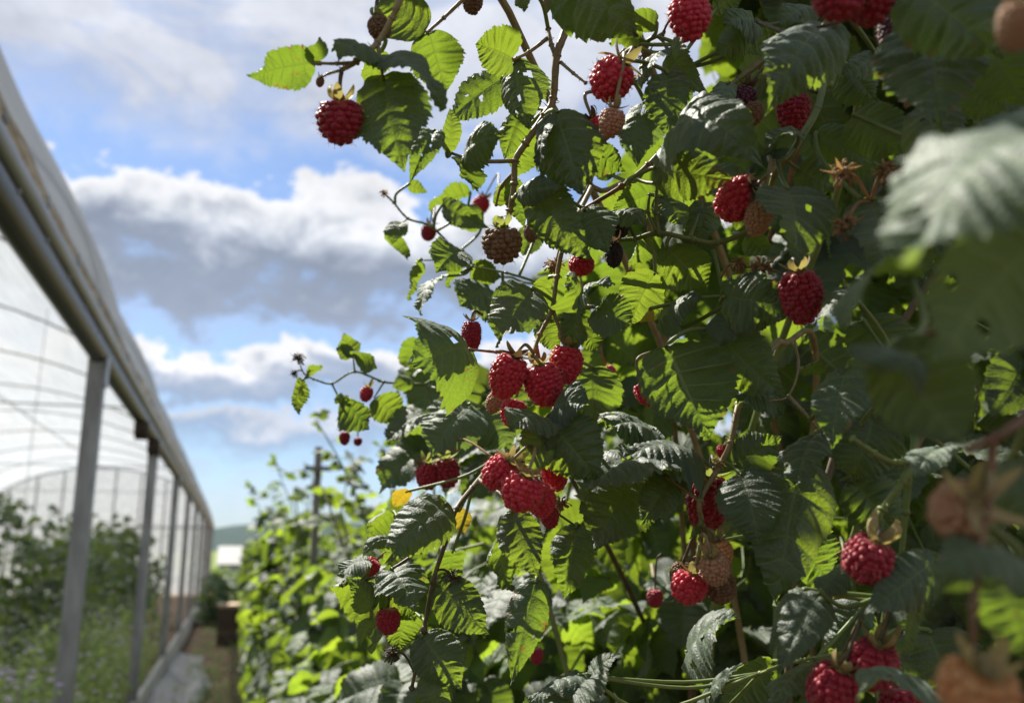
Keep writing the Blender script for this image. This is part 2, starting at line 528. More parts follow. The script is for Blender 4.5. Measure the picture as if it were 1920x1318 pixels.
# ------------------------------------------------------------------ the hero canes
class Cane:
    def __init__(self, label, mat, stems, group=None):
        """stems: list of (radius_mm, [(px,py,d),...]); the first one is rooted in the ground"""
        self.label, self.mat = label, mat
        self.stems = []
        for rad, pts in stems:
            out, dd = [], None
            for p in pts:
                dd = p[2] if len(p) > 2 else dd
                out.append(at(p[0], p[1], dd))
            self.stems.append((rad * .74 / 1000.0, out))
        first = self.stems[0][1][0]
        self.base = Vector((0.42 + rnd.uniform(-.06, .12), first.y + .30 + rnd.uniform(0, .15), 0.0))
        self.pts = []
        self.root = None

    def make(self):
        self.root = empty('raspberry_cane', self.base, self.label, 'raspberry cane', None)
        b = MB()
        rad0, s0 = self.stems[0]
        first, second = s0[0], s0[1]
        d0 = (first - second).normalized()
        into = first + d0 * .05 + Vector((.08, .10, -.02))
        down = spline([self.base, self.base + Vector((.01, .0, .45)), Vector((self.base.x - .02, self.base.y - .04, max(.6, first.z - .35))), into, first], 8)
        nd = len(down)
        b.tube(down, [.0042 + (rad0 - .0042) * i / (nd - 1) for i in range(nd)], 8)
        for rad, pts in self.stems:
            sp = spline(pts, 8)
            n = len(sp)
            r0 = rad
            b.tube(sp, [r0 * (1 - .38 * i / (n - 1)) * (1 + .05 * math.sin(i * 2.1)) for i in range(n)], 9)
            for i, p in enumerate(sp):
                self.pts.append(p)
                # prickles and node swellings
                if i % 2 == 0 and 1 < i < n - 2:
                    dirv = Vector((rnd.uniform(-1, 1), rnd.uniform(-1, 1), rnd.uniform(-.6, .6))).normalized()
                    b.tube([p, p + dirv * r0 * 2.0], [r0 * .28, r0 * .05], 4, cap=False)
                if i % 8 == 0:
                    b.tube([p - (sp[min(i + 1, n - 1)] - sp[max(i - 1, 0)]) * .3, p, p + (sp[min(i + 1, n - 1)] - sp[max(i - 1, 0)]) * .3], [r0 * .8, r0 * 1.22, r0 * .75], 8)
        b.build('stem', M[self.mat], self.root, self.base)


CANES = {
    'over': Cane('tan raspberry cane arching out of the top edge to the single berry against the sky', 'stem_tan',
                 [(2.3, [(775, -70, .42), (752, -5, .41), (735, 35, .41), (708, 80, .41), (668, 116, .40), (640, 132, .40)]),
                  (1.3, [(668, 118, .40), (632, 120, .40), (590, 119, .395)]),
                  (1.0, [(644, 131, .40), (618, 138, .40), (601, 146, .40)]),
                  (1.4, [(708, 82, .41), (712, 110, .41), (719, 150, .41)]),
                  (1.6, [(905, -35, .44), (868, 0, .44), (832, 34, .44), (800, 62, .44)])]),
    'upright': Cane('stout pale green cane with a fork, rising against blue sky below the big shaded leaf', 'stem_tan',
                    [(3.0, [(1085, -60, .50), (1062, 50, .48), (1044, 105, .475), (1037, 185, .475), (1020, 218, .472), (985, 270, .47), (966, 302, .47), (964, 345, .47), (956, 395, .47), (948, 425, .47)]),
                     (2.0, [(1044, 108, .475), (1034, 85, .475), (1028, 55, .48)]),
                     (1.6, [(966, 302, .47), (910, 303, .465), (868, 295, .46), (838, 284, .46)]),
                     (1.3, [(1052, 118, .475), (1075, 138, .46), (1098, 156, .45)]),
                     (1.6, [(1030, 70, .48), (992, 98, .475), (962, 113, .47)]),
                     (1.2, [(966, 320, .47), (940, 350, .48), (930, 385, .49)])]),
    'brown': Cane('bare reddish brown cane running diagonally behind the dark leaves', 'stem_brown',
                  [(2.5, [(1420, 120, .60), (1330, 195, .54), (1257, 266, .50), (1215, 310, .495), (1165, 350, .49), (1095, 392, .49)]),
                   (1.2, [(1330, 195, .54), (1255, 100, .52), (1245, 60, .50), (1275, 10, .48)]),
                   (1.2, [(1245, 62, .5), (1210, 80, .49), (1170, 95, .48), (1155, 112, .46)])]),
    'green': Cane('smooth green side cane arching over the middle with an upright fork', 'stem_green',
                  [(2.6, [(1545, 150, .46), (1532, 205, .45), (1500, 262, .44), (1476, 300, .44), (1452, 330, .45), (1438, 390, .46), (1405, 432, .475), (1345, 455, .48), (1300, 450, .485), (1235, 437, .49), (1190, 448, .495), (1145, 452, .50)]),
                   (1.9, [(1235, 437, .49), (1230, 400, .49), (1232, 345, .485)]),
                   (1.5, [(1230, 432, .49), (1216, 400, .49), (1218, 365, .49)]),
                   (1.5, [(1338, 470, .48), (1352, 530, .475), (1366, 592, .47), (1370, 620, .47)]),
                   (1.4, [(1500, 262, .44), (1470, 300, .43), (1440, 300, .43)])]),
    'cluster': Cane('brownish cane carrying the hanging clusters of red berries in the middle', 'stem_tan',
                    [(2.2, [(1110, 350, .56), (1085, 400, .53), (1057, 460, .50), (1044, 520, .495), (1035, 580, .49), (1012, 628, .485), (998, 668, .48)]),
                     (1.5, [(1035, 578, .49), (1065, 572, .48), (1095, 572, .48), (1122, 578, .47)]),
                     (1.5, [(1038, 585, .49), (1052, 625, .485), (1062, 662, .48)]),
                     (1.7, [(1005, 650, .485), (1018, 700, .51), (1040, 750, .50), (1028, 792, .47), (990, 850, .47)]),
                     (1.3, [(990, 664, .485), (930, 660, .48), (880, 655, .475)])]),
    'twig': Cane('thin zigzag twig with small leaves reaching left into the open sky', 'stem_green',
                 [(1.7, [(930, 745, .82), (850, 730, .78), (800, 722, .75), (760, 718, .75), (720, 716, .75), (665, 697, .75), (622, 719, .75), (588, 711, .75)]),
                  (1.2, [(665, 697, .75), (662, 668, .75)]), (1.2, [(622, 719, .75), (640, 755, .75)]),
                  (1.2, [(720, 716, .75), (702, 745, .75)]), (1.0, [(588, 711, .75), (570, 700, .75), (560, 675, .75)])]),
    'tendril': Cane('slender bare twig with curled tip above the grey cloud, left of the brown fruit', 'stem_green',
                    [(1.6, [(960, 520, .80), (900, 515, .75), (852, 468, .72), (808, 425, .72), (765, 410, .72), (738, 380, .72), (722, 364, .72)]),
                     (1.0, [(765, 410, .72), (752, 420, .72)]), (1.3, [(905, 515, .74), (850, 490, .72), (790, 488, .72)]),
                     (1.3, [(1010, 530, .62), (950, 512, .62), (885, 500, .62)])]),
    'lower': Cane('brown green cane bent over the dark hanging berry in the lower middle', 'stem_tan',
                  [(2.6, [(1460, 640, .55), (1410, 700, .51), (1385, 758, .48), (1370, 830, .47), (1345, 880, .47), (1312, 938, .46), (1316, 985, .465), (1308, 1062, .47)]),
                   (1.6, [(1314, 940, .46), (1280, 915, .465), (1250, 895, .47), (1226, 876, .47)]),
                   (1.3, [(1316, 985, .465), (1330, 1005, .465), (1338, 1018, .465)]),
                   (1.0, [(1490, 640, .49), (1497, 690, .485), (1478, 742, .47), (1440, 752, .46)]),
                   (1.5, [(1478, 742, .46), (1505, 770, .455), (1536, 804, .45)])]),
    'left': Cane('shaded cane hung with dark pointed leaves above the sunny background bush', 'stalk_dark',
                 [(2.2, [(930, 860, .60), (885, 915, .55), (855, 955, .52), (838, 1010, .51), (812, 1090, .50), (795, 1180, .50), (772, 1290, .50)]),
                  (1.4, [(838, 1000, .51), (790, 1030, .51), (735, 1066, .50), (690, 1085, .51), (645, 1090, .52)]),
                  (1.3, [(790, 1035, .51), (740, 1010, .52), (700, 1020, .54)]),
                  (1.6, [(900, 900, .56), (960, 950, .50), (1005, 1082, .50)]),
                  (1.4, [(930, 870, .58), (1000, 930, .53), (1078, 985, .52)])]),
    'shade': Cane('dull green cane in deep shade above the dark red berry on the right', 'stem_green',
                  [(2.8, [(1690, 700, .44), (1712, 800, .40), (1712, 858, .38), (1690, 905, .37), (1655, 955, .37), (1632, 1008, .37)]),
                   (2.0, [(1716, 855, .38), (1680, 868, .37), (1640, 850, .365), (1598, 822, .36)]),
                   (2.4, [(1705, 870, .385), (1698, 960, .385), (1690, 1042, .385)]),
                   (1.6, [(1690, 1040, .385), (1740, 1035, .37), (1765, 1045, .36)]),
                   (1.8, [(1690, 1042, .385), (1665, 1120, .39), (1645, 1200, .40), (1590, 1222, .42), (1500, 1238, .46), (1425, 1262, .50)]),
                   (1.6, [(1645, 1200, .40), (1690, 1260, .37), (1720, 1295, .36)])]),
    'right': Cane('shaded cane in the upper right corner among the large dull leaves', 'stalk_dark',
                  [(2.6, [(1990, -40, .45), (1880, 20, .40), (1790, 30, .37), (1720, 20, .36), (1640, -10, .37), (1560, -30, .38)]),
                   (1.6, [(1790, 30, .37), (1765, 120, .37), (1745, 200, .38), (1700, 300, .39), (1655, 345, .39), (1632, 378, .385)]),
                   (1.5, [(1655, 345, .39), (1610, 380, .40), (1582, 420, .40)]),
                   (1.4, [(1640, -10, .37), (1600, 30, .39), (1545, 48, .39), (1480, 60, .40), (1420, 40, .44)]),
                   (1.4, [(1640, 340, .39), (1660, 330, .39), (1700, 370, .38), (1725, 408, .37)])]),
    'near': Cane('blurred reddish brown cane close to the lens at the right edge', 'stem_brown',
                 [(1.9, [(1990, 720, .23), (1925, 780, .215), (1870, 818, .21), (1815, 842, .21)]),
                  (1.6, [(1862, 822, .21), (1858, 880, .21), (1850, 950, .21), (1838, 1040, .205), (1826, 1140, .20), (1824, 1236, .20)]),
                  (1.5, [(1960, 745, .225), (1985, 500, .20), (1960, 300, .185), (1940, 215, .18)]),
                  (1.3, [(1985, 520, .20), (1800, 600, .22), (1705, 640, .23)])]),
}
for c in CANES.values():
    c.make()

LEAF_N = [0]


def hero(cn, bx, by, tx, ty, w, d, dd=-.02, roll=0, bend=None, fold=None, mat='leaf', holes=0, curl=None, twist=None, label=None):
    c = CANES[cn]
    LEAF_N[0] += 1
    sd = 100 + LEAF_N[0]
    r = random.Random(sd)
    p0, p1 = at(bx, by, d), at(tx, ty, d + dd)
    ch = p1 - p0
    px_len = math.hypot(tx - bx, ty - by)
    if -100 < roll <= -25:
        roll = max(-66, roll * 1.5)
    W = w * d / F / (max(.5, math.cos(R(roll))) ** .8 if abs(roll) < 80 else 1)
    bend = r.uniform(.6, 1.9) if bend is None else bend * 1.25 + .15
    fold = r.uniform(-.05, .45) if fold is None else fold
    curl = r.uniform(.15, .95) if curl is None else curl
    twist = r.uniform(-.6, .6) if twist is None else twist
    L = ch.length
    big = px_len > 60
    if not holes and big and sd % 6 == 0:
        holes = 2
    V, q, u1, u2, tip = leaflet(L, W, (84 if sd % 3 else 72) if big else 36, 7 if big else 4, (7 if sd % 3 else 6) if big else 6, bend, fold, curl, twist, sd,
                                amp=.030 if cn == 'near' else r.uniform(.028, .062), wave=r.uniform(.03, .10), holes=holes)
    tip = Vector(tip)
    k = L / tip.length
    V = V * k
    me = mesh_np('leaf', V, [q], M[mat], u1, u2)
    o = bpy.data.objects.new('leaf', me)
    link(o, c.root)
    view = (EYE - p0).normalized()
    axis = ch.normalized()
    z = view - axis * view.dot(axis)
    if -100 < roll < 0:                     # tilted up to the sky, whichever way the blade points
        z = max((Matrix.Rotation(R(a), 3, axis) @ z for a in (roll, -roll)), key=lambda v: v.z)
    elif abs(roll) > 100 and w < 150:                   # seen from below: the upper face turned to the sun
        z = max((Matrix.Rotation(R(a), 3, axis) @ z for a in (roll - 28, roll, 360 - roll, 388 - roll)), key=lambda v: v.dot(sdir))
    else:
        z = Matrix.Rotation(R(roll), 3, axis) @ z
    B = basis(axis, z)
    loc = basis(tip, Vector((0, 0, 1)))          # local frame whose y runs from base to tip
    Mx = (B @ loc.transposed()).to_4x4()
    Mx.translation = p0 - c.base
    o.matrix_basis = Mx
    if label:
        o['label'] = label
    # stalk to the nearest point of the cane
    q0 = min(c.pts, key=lambda v: (v - p0).length)
    dist = (q0 - p0).length
    if dist > .0015:
        out = (Mx.to_3x3() @ Vector((0, 1, 0)))
        mid = q0.lerp(p0, .55) + Vector((0, 0, -.06 * dist)) - out * dist * .18
        st = MB().tube(spline([q0, mid, p0, p0 + out * L * .05], 5), [.0011] * 11 + [.0008] * 5, 6).build('leaf_stalk', M['stem_green'], o)
        st.matrix_basis = Mx.inverted() @ Matrix.Translation(-c.base)
    return o


H = hero
# -- overhanging cane, upper left
H('over', 590, 119, 469, 145, 82, .395, -.02, 160, .5, .12, curl=.3)
H('over', 590, 117, 600, 70, 42, .40, -.01, 20, 1.3)
H('over', 684, 112, 634, 118, 42, .405, -.02, -40, 1.9, .3)
H('over', 800, 60, 704, -25, 112, .44, .01, 175, .2, .1)
H('over', 805, 63, 838, 170, 104, .44, .01, 170, .4, .1)
H('over', 713, 120, 834, 206, 76, .415, -.03, -25, 1.3, .35)
H('over', 718, 148, 758, 322, 145, .41, -.02, 8, .5, .16)
H('over', 716, 95, 690, 165, 62, .43, .01, 170)
H('upright', 838, 284, 842, 205, 40, .45, .0, 30, .7, .5)
H('upright', 815, 246, 768, 347, 62, .44, -.02, -10, .9, .6, holes=4)
H('upright', 868, 296, 946, 258, 60, .46, -.02, -35, 1.1, .2)
H('upright', 868, 298, 890, 352, 84, .465, -.01, 150, .4, .2)
H('upright', 963, 111, 893, 82, 92, .47, -.01, -15, .8, .4)
H('upright', 945, 145, 842, 228, 84, .49, .01, 20, .6, .2)
H('upright', 964, 116, 992, 242, 96, .475, -.01, 12, .5, .15, holes=6)
H('upright', 975, 215, 945, 300, 55, .49, .0, 10, .5, .3)
H('upright', 1055, -75, 1198, 70, 185, .44, -.02, 5, .45, .1)
H('upright', 990, -30, 985, 22, 40, .46, .0, 40)
H('upright', 1043, 206, 1092, 366, 142, .455, -.02, 0, .45, .12)
H('upright', 1030, 215, 1018, 330, 44, .45, -.005, 50, .6, .3)
H('upright', 1090, 270, 1172, 322, 70, .48, .0, 165, .4)
H('upright', 992, 238, 968, 344, 74, .50, .01, 172, .3, .1)
H('upright', 965, 335, 985, 428, 50, .49, .0, 168, .4, .3)
H('upright', 968, 366, 1060, 352, 56, .46, -.02, -20, .9, .2)
H('upright', 930, 385, 955, 335, 44, .49, .0, 160)
# -- around the brown cane
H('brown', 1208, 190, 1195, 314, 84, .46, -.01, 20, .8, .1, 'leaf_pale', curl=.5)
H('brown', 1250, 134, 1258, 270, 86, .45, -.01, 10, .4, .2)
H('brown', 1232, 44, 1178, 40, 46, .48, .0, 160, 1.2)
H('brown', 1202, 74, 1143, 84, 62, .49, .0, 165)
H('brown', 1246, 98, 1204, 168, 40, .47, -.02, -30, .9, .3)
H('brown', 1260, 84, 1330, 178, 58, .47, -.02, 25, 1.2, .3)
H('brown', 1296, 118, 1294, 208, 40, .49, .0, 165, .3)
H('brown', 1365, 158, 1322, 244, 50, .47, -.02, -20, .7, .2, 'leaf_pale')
H('brown', 1262, 278, 1432, 316, 95, .44, -.05, -30, 1.9, .2)
H('brown', 1222, 316, 1378, 338, 96, .45, -.02, 0, .6, .15)
H('brown', 1416, 42, 1356, 48, 66, .50, -.01, -30, .9)
H('brown', 1405, 58, 1342, 106, 62, .50, .0, 0)
H('brown', 1452, 62, 1392, 98, 56, .53, .0, 168)
H('brown', 1340, 20, 1400, -15, 50, .53, .0, 168)
H('brown', 1150, 330, 1110, 300, 40, .53, .0, 165)
H('brown', 1095, 394, 1140, 476, 92, .475, -.02, -15, .7, .2, 'leaf_pale')
H('brown', 1010, 350, 1112, 488, 100, .465, -.02, 20, .8, .35)
H('brown', 1245, 358, 1150, 400, 84, .52, .0, 165, .5)
# -- upper right
H('right', 1526, 14, 1462, 55, 44, .42, -.01, -35, .9)
H('right', 1548, 42, 1434, 218, 140, .40, -.03, -15, .8, .2)
H('right', 1745, 38, 1760, 246, 200, .35, -.03, 0, .6, .12)
H('right', 1700, -30, 1882, 112, 165, .32, -.02, -10, .7, .15)
H('right', 1645, 108, 1566, 152, 56, .42, -.01, 0)
H('right', 1600, 215, 1696, 292, 110, .41, -.01, 10, .5)
H('right', 1742, 196, 1762, 348, 126, .38, -.02, 5, .5)
H('right', 1530, 250, 1646, 306, 76, .43, .0, 5)
H('green', 1497, 250, 1432, 288, 46, .43, -.01, -30, 1.0)
H('green', 1498, 318, 1560, 350, 66, .44, .0, 0)
H('right', 1632, 376, 1668, 524, 126, .385, -.02, -12, .5, .15)
H('right', 1585, 120, 1640, 190, 90, .44, .0, 0)
H('right', 1800, 150, 1900, 190, 110, .40, .0, 10)
H('right', 1850, 60, 1930, 200, 120, .36, .0, 10)
H('right', 1690, 420, 1730, 520, 90, .43, .0, 15)
# -- green cane
H('green', 1150, 398, 1208, 428, 36, .48, -.01, -50, 1.3)
H('green', 1238, 368, 1286, 430, 56, .50, -.01, -25)
H('green', 1320, 378, 1310, 470, 70, .50, -.01, 0, .4)
H('green', 1476, 352, 1494, 500, 138, .41, -.03, -18, .7, .2)
H('green', 1250, 464, 1326, 546, 100, .49, .01, 170, .3, .1)
H('green', 1228, 510, 1184, 610, 98, .49, .0, 172, .4, .15)
H('green', 1222, 578, 1200, 606, 28, .475, .0, 160, .4, mat='leaf_yellow', label='yellow withered leaf tip')
H('green', 1232, 604, 1318, 560, 58, .48, -.02, -40, .8)
H('green', 1356, 556, 1490, 584, 112, .455, -.02, -10, .8, .2)
H('green', 1352, 560, 1412, 624, 62, .475, .0, 168, .3)
H('green', 1366, 592, 1344, 654, 62, .46, -.01, 0, .7)
H('green', 1250, 646, 1332, 822, 190, .455, -.01, 172, .35, .12, holes=1)
H('green', 1342, 622, 1470, 740, 115, .465, -.01, 15, .6)
H('green', 1400, 440, 1440, 480, 50, .52, .0, 160)
H('green', 1235, 440, 1180, 505, 60, .53, .0, 165)
# -- cluster cane
H('cluster', 880, 655, 764, 684, 178, .475, -.05, -8, .9, .1)
H('cluster', 1000, 540, 930, 652, 108, .475, -.02, -12, .8, .3)
H('cluster', 1030, 520, 1004, 592, 46, .50, .0, 165)
H('cluster', 1083, 570, 1064, 522, 56, .475, -.01, -40, .8, .2)
H('cluster', 1083, 568, 1154, 534, 46, .47, -.02, -40, 1.0)
H('cluster', 1122, 578, 1184, 610, 92, .465, -.01, 0, .4)
H('cluster', 1083, 576, 1076, 660, 76, .485, .0, 20)
H('cluster', 1100, 600, 1122, 660, 56, .50, .0, 168)
H('cluster', 1030, 790, 1126, 894, 128, .455, -.01, 8, .6, .15)
H('cluster', 1022, 792, 1000, 894, 76, .46, -.01, 0, .7, .2)
H('cluster', 1026, 790, 956, 808, 56, .455, -.02, -45, 1.2)
H('cluster', 1030, 788, 1106, 762, 60, .465, -.02, -50, 1.2)
H('cluster', 1110, 688, 1112, 806, 118, .56, .0, 0, .4)
H('cluster', 1010, 600, 1050, 655, 50, .50, .0, 20)
# -- twigs
H('twig', 568, 712, 562, 777, 46, .74, -.02, 150, .7)
H('twig', 576, 702, 605, 690, 26, .74, .0, 160)
H('twig', 664, 668, 706, 690, 56, .74, -.02, 140, .8)
H('twig', 662, 668, 648, 626, 44, .75, .0, 150)
H('twig', 660, 668, 630, 652, 28, .75, .0, 30)
H('twig', 640, 752, 690, 806, 74, .74, -.01, 165, .5)
H('twig', 642, 756, 634, 740, 26, .74, .0, 30)
H('twig', 702, 745, 750, 792, 62, .75, .0, 168)
H('twig', 775, 716, 735, 727, 34, .75, -.01, 20)
H('twig', 800, 775, 730, 832, 80, .74, -.02, -30, .9)
H('twig', 806, 790, 740, 820, 66, .76, .0, 168)
H('twig', 880, 756, 808, 856, 112, .66, -.03, -15, 1.0, .1, 'leaf_pale')
H('twig', 900, 762, 958, 842, 92, .68, -.01, -5, .8, .1, 'leaf_pale')
H('twig', 860, 690, 838, 745, 60, .70, .0, 160, mat='leaf_yellow', label='yellowing leaf with brown edge')
H('twig', 790, 640, 760, 690, 50, .78, .0, 150)
H('tendril', 766, 346, 800, 362, 32, .70, .0, 150)
H('tendril', 752, 418, 736, 458, 40, .72, -.01, 30, .9)
H('tendril', 724, 440, 762, 484, 16, .72, .0, 10, 2.6, .3)
H('tendril', 786, 488, 772, 562, 50, .71, -.01, 150, .7)
H('tendril', 830, 384, 918, 428, 50, .70, -.01, 10, .9, .5)
H('tendril', 882, 362, 806, 396, 62, .72, .0, 160)
H('tendril', 868, 470, 818, 512, 66, .64, -.02, -25, .8)
H('tendril', 882, 505, 938, 520, 70, .66, .0, 168)
H('tendril', 862, 500, 842, 540, 40, .66, .0, 165)
H('tendril', 932, 556, 862, 574, 76, .64, -.02, -35, .9, .2, 'leaf_pale')
H('tendril', 830, 518, 790, 592, 36, .66, -.02, -40, 1.0, .2, 'leaf_pale')
H('tendril', 905, 400, 850, 420, 50, .74, .0, 20)
H('tendril', 1000, 430, 980, 480, 60, .66, .0, 10)
# -- lower middle
H('lower', 1226, 808, 1136, 806, 88, .50, -.02, -45, .9, .15)
H('lower', 1302, 850, 1164, 868, 100, .49, -.03, -40, .9, .15)
H('lower', 1228, 876, 1096, 942, 116, .48, -.04, -35, 1.2, .2)
H('lower', 1268, 902, 1272, 858, 62, .475, -.01, -45, .6)
H('lower', 1256, 900, 1202, 984, 76, .47, -.01, 0, .6)
H('lower', 1185, 890, 1112, 1034, 135, .50, -.02, 0, .7, .2)
H('lower', 1240, 890, 1258, 960, 40, .48, .0, 0, .5, .5)
H('lower', 1378, 872, 1466, 818, 80, .47, -.01, 5, .7)
H('lower', 1388, 886, 1424, 1018, 116, .46, -.02, -8, .7, .15)
H('lower', 1525, 814, 1490, 922, 86, .45, -.02, 20, .6, .35)
H('lower', 1505, 850, 1452, 1135, 165, .47, -.03, 0, .35, .1)
H('lower', 1444, 738, 1384, 760, 50, .47, -.01, -40, .9)
H('lower', 1506, 690, 1546, 710, 44, .50, .0, 168)
H('lower', 1590, 688, 1560, 842, 100, .41, -.02, -18, .6)
H('lower', 1310, 985, 1296, 1010, 24, .46, .0, 160)
H('lower', 1420, 1000, 1450, 1040, 60, .52, .0, -40, mat='leaf_pale')
H('lower', 1480, 1000, 1560, 1090, 120, .50, .0, 5)
# -- left hanging dark leaves
H('left', 838, 944, 720, 1058, 98, .50, -.03, -20, .9, .2)
H('left', 734, 1066, 778, 1140, 98, .49, -.02, -15, .8, .15)
H('left', 700, 1140, 650, 1082, 60, .51, -.01, 10, .8)
H('left', 690, 1050, 638, 1082, 40, .52, -.01, -45, .9)
H('left', 732, 1012, 680, 1044, 22, .52, -.01, -30, 1.6)
H('left', 638, 1096, 684, 1214, 40, .51, -.01, 30, 2.9, .4)
H('left', 696, 1158, 674, 1216, 30, .51, .0, 165)
H('left', 718, 1110, 776, 1164, 66, .52, .0, 172)
H('left', 820, 1092, 918, 1190, 92, .50, -.01, 5, .5, .15)
H('left', 790, 1188, 866, 1290, 96, .50, -.01, 5, .5, .15)
H('left', 800, 1262, 832, 1345, 56, .50, .0, 0)
H('left', 780, 1150, 750, 1220, 70, .53, .0, 165)
H('left', 958, 956, 1010, 1082, 84, .485, -.01, 8, .5, .3)
H('left', 1006, 1084, 958, 1278, 78, .49, -.01, 0, .7, .2)
H('left', 1082, 984, 1058, 1124, 84, .51, -.01, 0, .5)
H('left', 948, 1000, 962, 1108, 92, .56, .0, 172)
H('left', 850, 1030, 850, 1108, 80, .56, .0, 172)
H('left', 768, 920, 740, 952, 40, .62, .0, 160, mat='leaf_yellow', label='small yellow leaf')
H('left', 862, 956, 872, 1000, 36, .56, .0, 160, mat='leaf_yellow', label='small orange leaf')
H('left', 740, 960, 690, 1010, 70, .62, .0, 165)
# -- lower right, deep shade
H('shade', 1540, 1110, 1460, 1272, 82, .39, -.02, -15, .9, .2)
H('shade', 1512, 1104, 1446, 1228, 52, .40, -.02, -20, .9, .2)
H('shade', 1540, 1108, 1585, 1058, 56, .385, .01, -20, .7)
H('shade', 1758, 1048, 1618, 1152, 100, .36, -.01, 0, .5, .15)
H('shade', 1740, 1088, 1704, 1234, 66, .37, -.01, -40, .5, .1)
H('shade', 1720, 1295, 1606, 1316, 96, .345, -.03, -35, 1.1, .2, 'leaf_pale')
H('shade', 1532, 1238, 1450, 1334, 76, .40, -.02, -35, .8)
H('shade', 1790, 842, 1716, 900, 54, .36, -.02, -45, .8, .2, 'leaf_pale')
H('shade', 1586, 538, 1540, 620, 62, .42, -.02, -30, .6)
H('shade', 1450, 1238, 1352, 1330, 104, .56, .0, 168, .3)
H('shade', 1308, 1335, 1402, 1244, 54, .52, -.03, -30, .6)
H('shade', 1288, 1226, 1388, 1160, 84, .60, -.04, -40, .6)
H('shade', 1640, 780, 1600, 900, 120, .46, .0, 0)
H('shade', 1780, 720, 1740, 800, 100, .44, .0, 0)
H('shade', 1620, 600, 1680, 700, 120, .46, .0, 0)
H('shade', 1820, 880, 1880, 1010, 110, .40, .0, 0)
H('shade', 1600, 900, 1680, 1000, 120, .47, .0, 0)
H('shade', 1740, 1180, 1800, 1330, 150, .42, .0, 0)
H('shade', 1620, 1130, 1560, 1230, 100, .46, .0, 0)
H('shade', 1108, 1268, 1056, 1338, 90, .50, -.02, -30, .8)
H('shade', 1100, 1266, 986, 1326, 46, .50, -.02, -35, .7)
H('shade', 1106, 1268, 1164, 1226, 28, .50, .0, -40)
# -- close to the lens at the right edge
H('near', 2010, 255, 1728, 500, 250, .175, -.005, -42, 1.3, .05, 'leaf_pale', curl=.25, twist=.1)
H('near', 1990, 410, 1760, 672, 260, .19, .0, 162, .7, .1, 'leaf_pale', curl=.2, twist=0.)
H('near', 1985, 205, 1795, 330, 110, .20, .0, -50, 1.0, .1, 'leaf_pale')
H('near', 1708, 520, 1588, 622, 62, .25, -.01, -50, 1.6)
H('near', 1668, 650, 1806, 838, 195, .225, -.01, 168, .5, .1)
H('near', 1700, 668, 1622, 690, 80, .22, -.01, -60, .9)
H('near', 1905, 1045, 1746, 1085, 110, .21, -.01, -25, 1.0)
H('near', 1900, 1060, 1752, 1120, 60, .22, .0, 165, .5)
H('near', 1895, 860, 1930, 1010, 90, .24, -.01, 0)
H('near', 1880, 1080, 1935, 1240, 120, .24, .0, 0)


# places kept sunlit: leaves in their line to the sun are left out
SUNNY = [at(*p) for p in [(1800, 280, .19), (1860, 250, .19), (1930, 240, .185), (1790, 842, .36), (1740, 880, .36),
                          (1690, 1285, .345), (1640, 1290, .345), (1725, 1130, .37), (1725, 1180, .37), (1380, 360, .43), (1460, 400, .42), (1500, 1180, .39), (1440, 1300, .41),
                          (1180, 870, .49), (1220, 850, .49), (1150, 900, .48), (1300, 1090, .46), (980, 910, .44), (940, 880, .45), (950, 690, .47), (1345, 560, .46), (1640, 400, .385),
                          (1450, 180, .40), (1670, 130, .36), (1420, 980, .46), (740, 1060, .49), (1100, 1290, .50), (1330, 1190, .60)]]
SUNNY += [at(*p) for p in [(530, 130, .39), (600, 100, .40), (750, 20, .44), (820, 60, .44), (830, 130, .44), (740, 210, .41), (770, 280, .41), (890, 190, .49), (960, 180, .475), (985, 290, .50), (1080, 280, .46),
                           (1150, 290, .48), (1200, 250, .46), (1280, 180, .48), (800, 640, .45), (840, 700, .45), (620, 230, .40), (1140, 150, .44), (1020, 20, .44), (900, 80, .46), (1290, 740, .455)]]
SUNNY += [at(px_, py_, d_) for px_, py_, d_ in [(840, 1180, 1.15), (900, 1120, 1.1), (940, 1250, 1.05), (1000, 1180, 1.1), (1060, 1090, 1.1), (1080, 1230, 1.0), (1140, 1130, 1.05), (1180, 1240, .95),
                                               (1240, 1180, .95), (1300, 1250, .9), (1380, 1240, .9), (1120, 1060, 1.2), (880, 1290, 1.2), (1020, 1300, 1.1), (1150, 1310, 1.0), (1280, 1310, .9), (760, 1250, 1.4), (700, 1150, 1.7), (980, 1120, 1.0), (1200, 1080, 1.0), (1040, 1150, 1.0), (1100, 1180, .95), (960, 1200, 1.1), (1340, 1180, .9), (1230, 1290, .9), (1100, 1280, .95)]]


def shades(p, rad=.05):
    for s_ in SUNNY:
        v = p - s_
        t_ = v.dot(sdir)
        if t_ > .07 and (v - sdir * t_).length < rad:
            return True
    return False


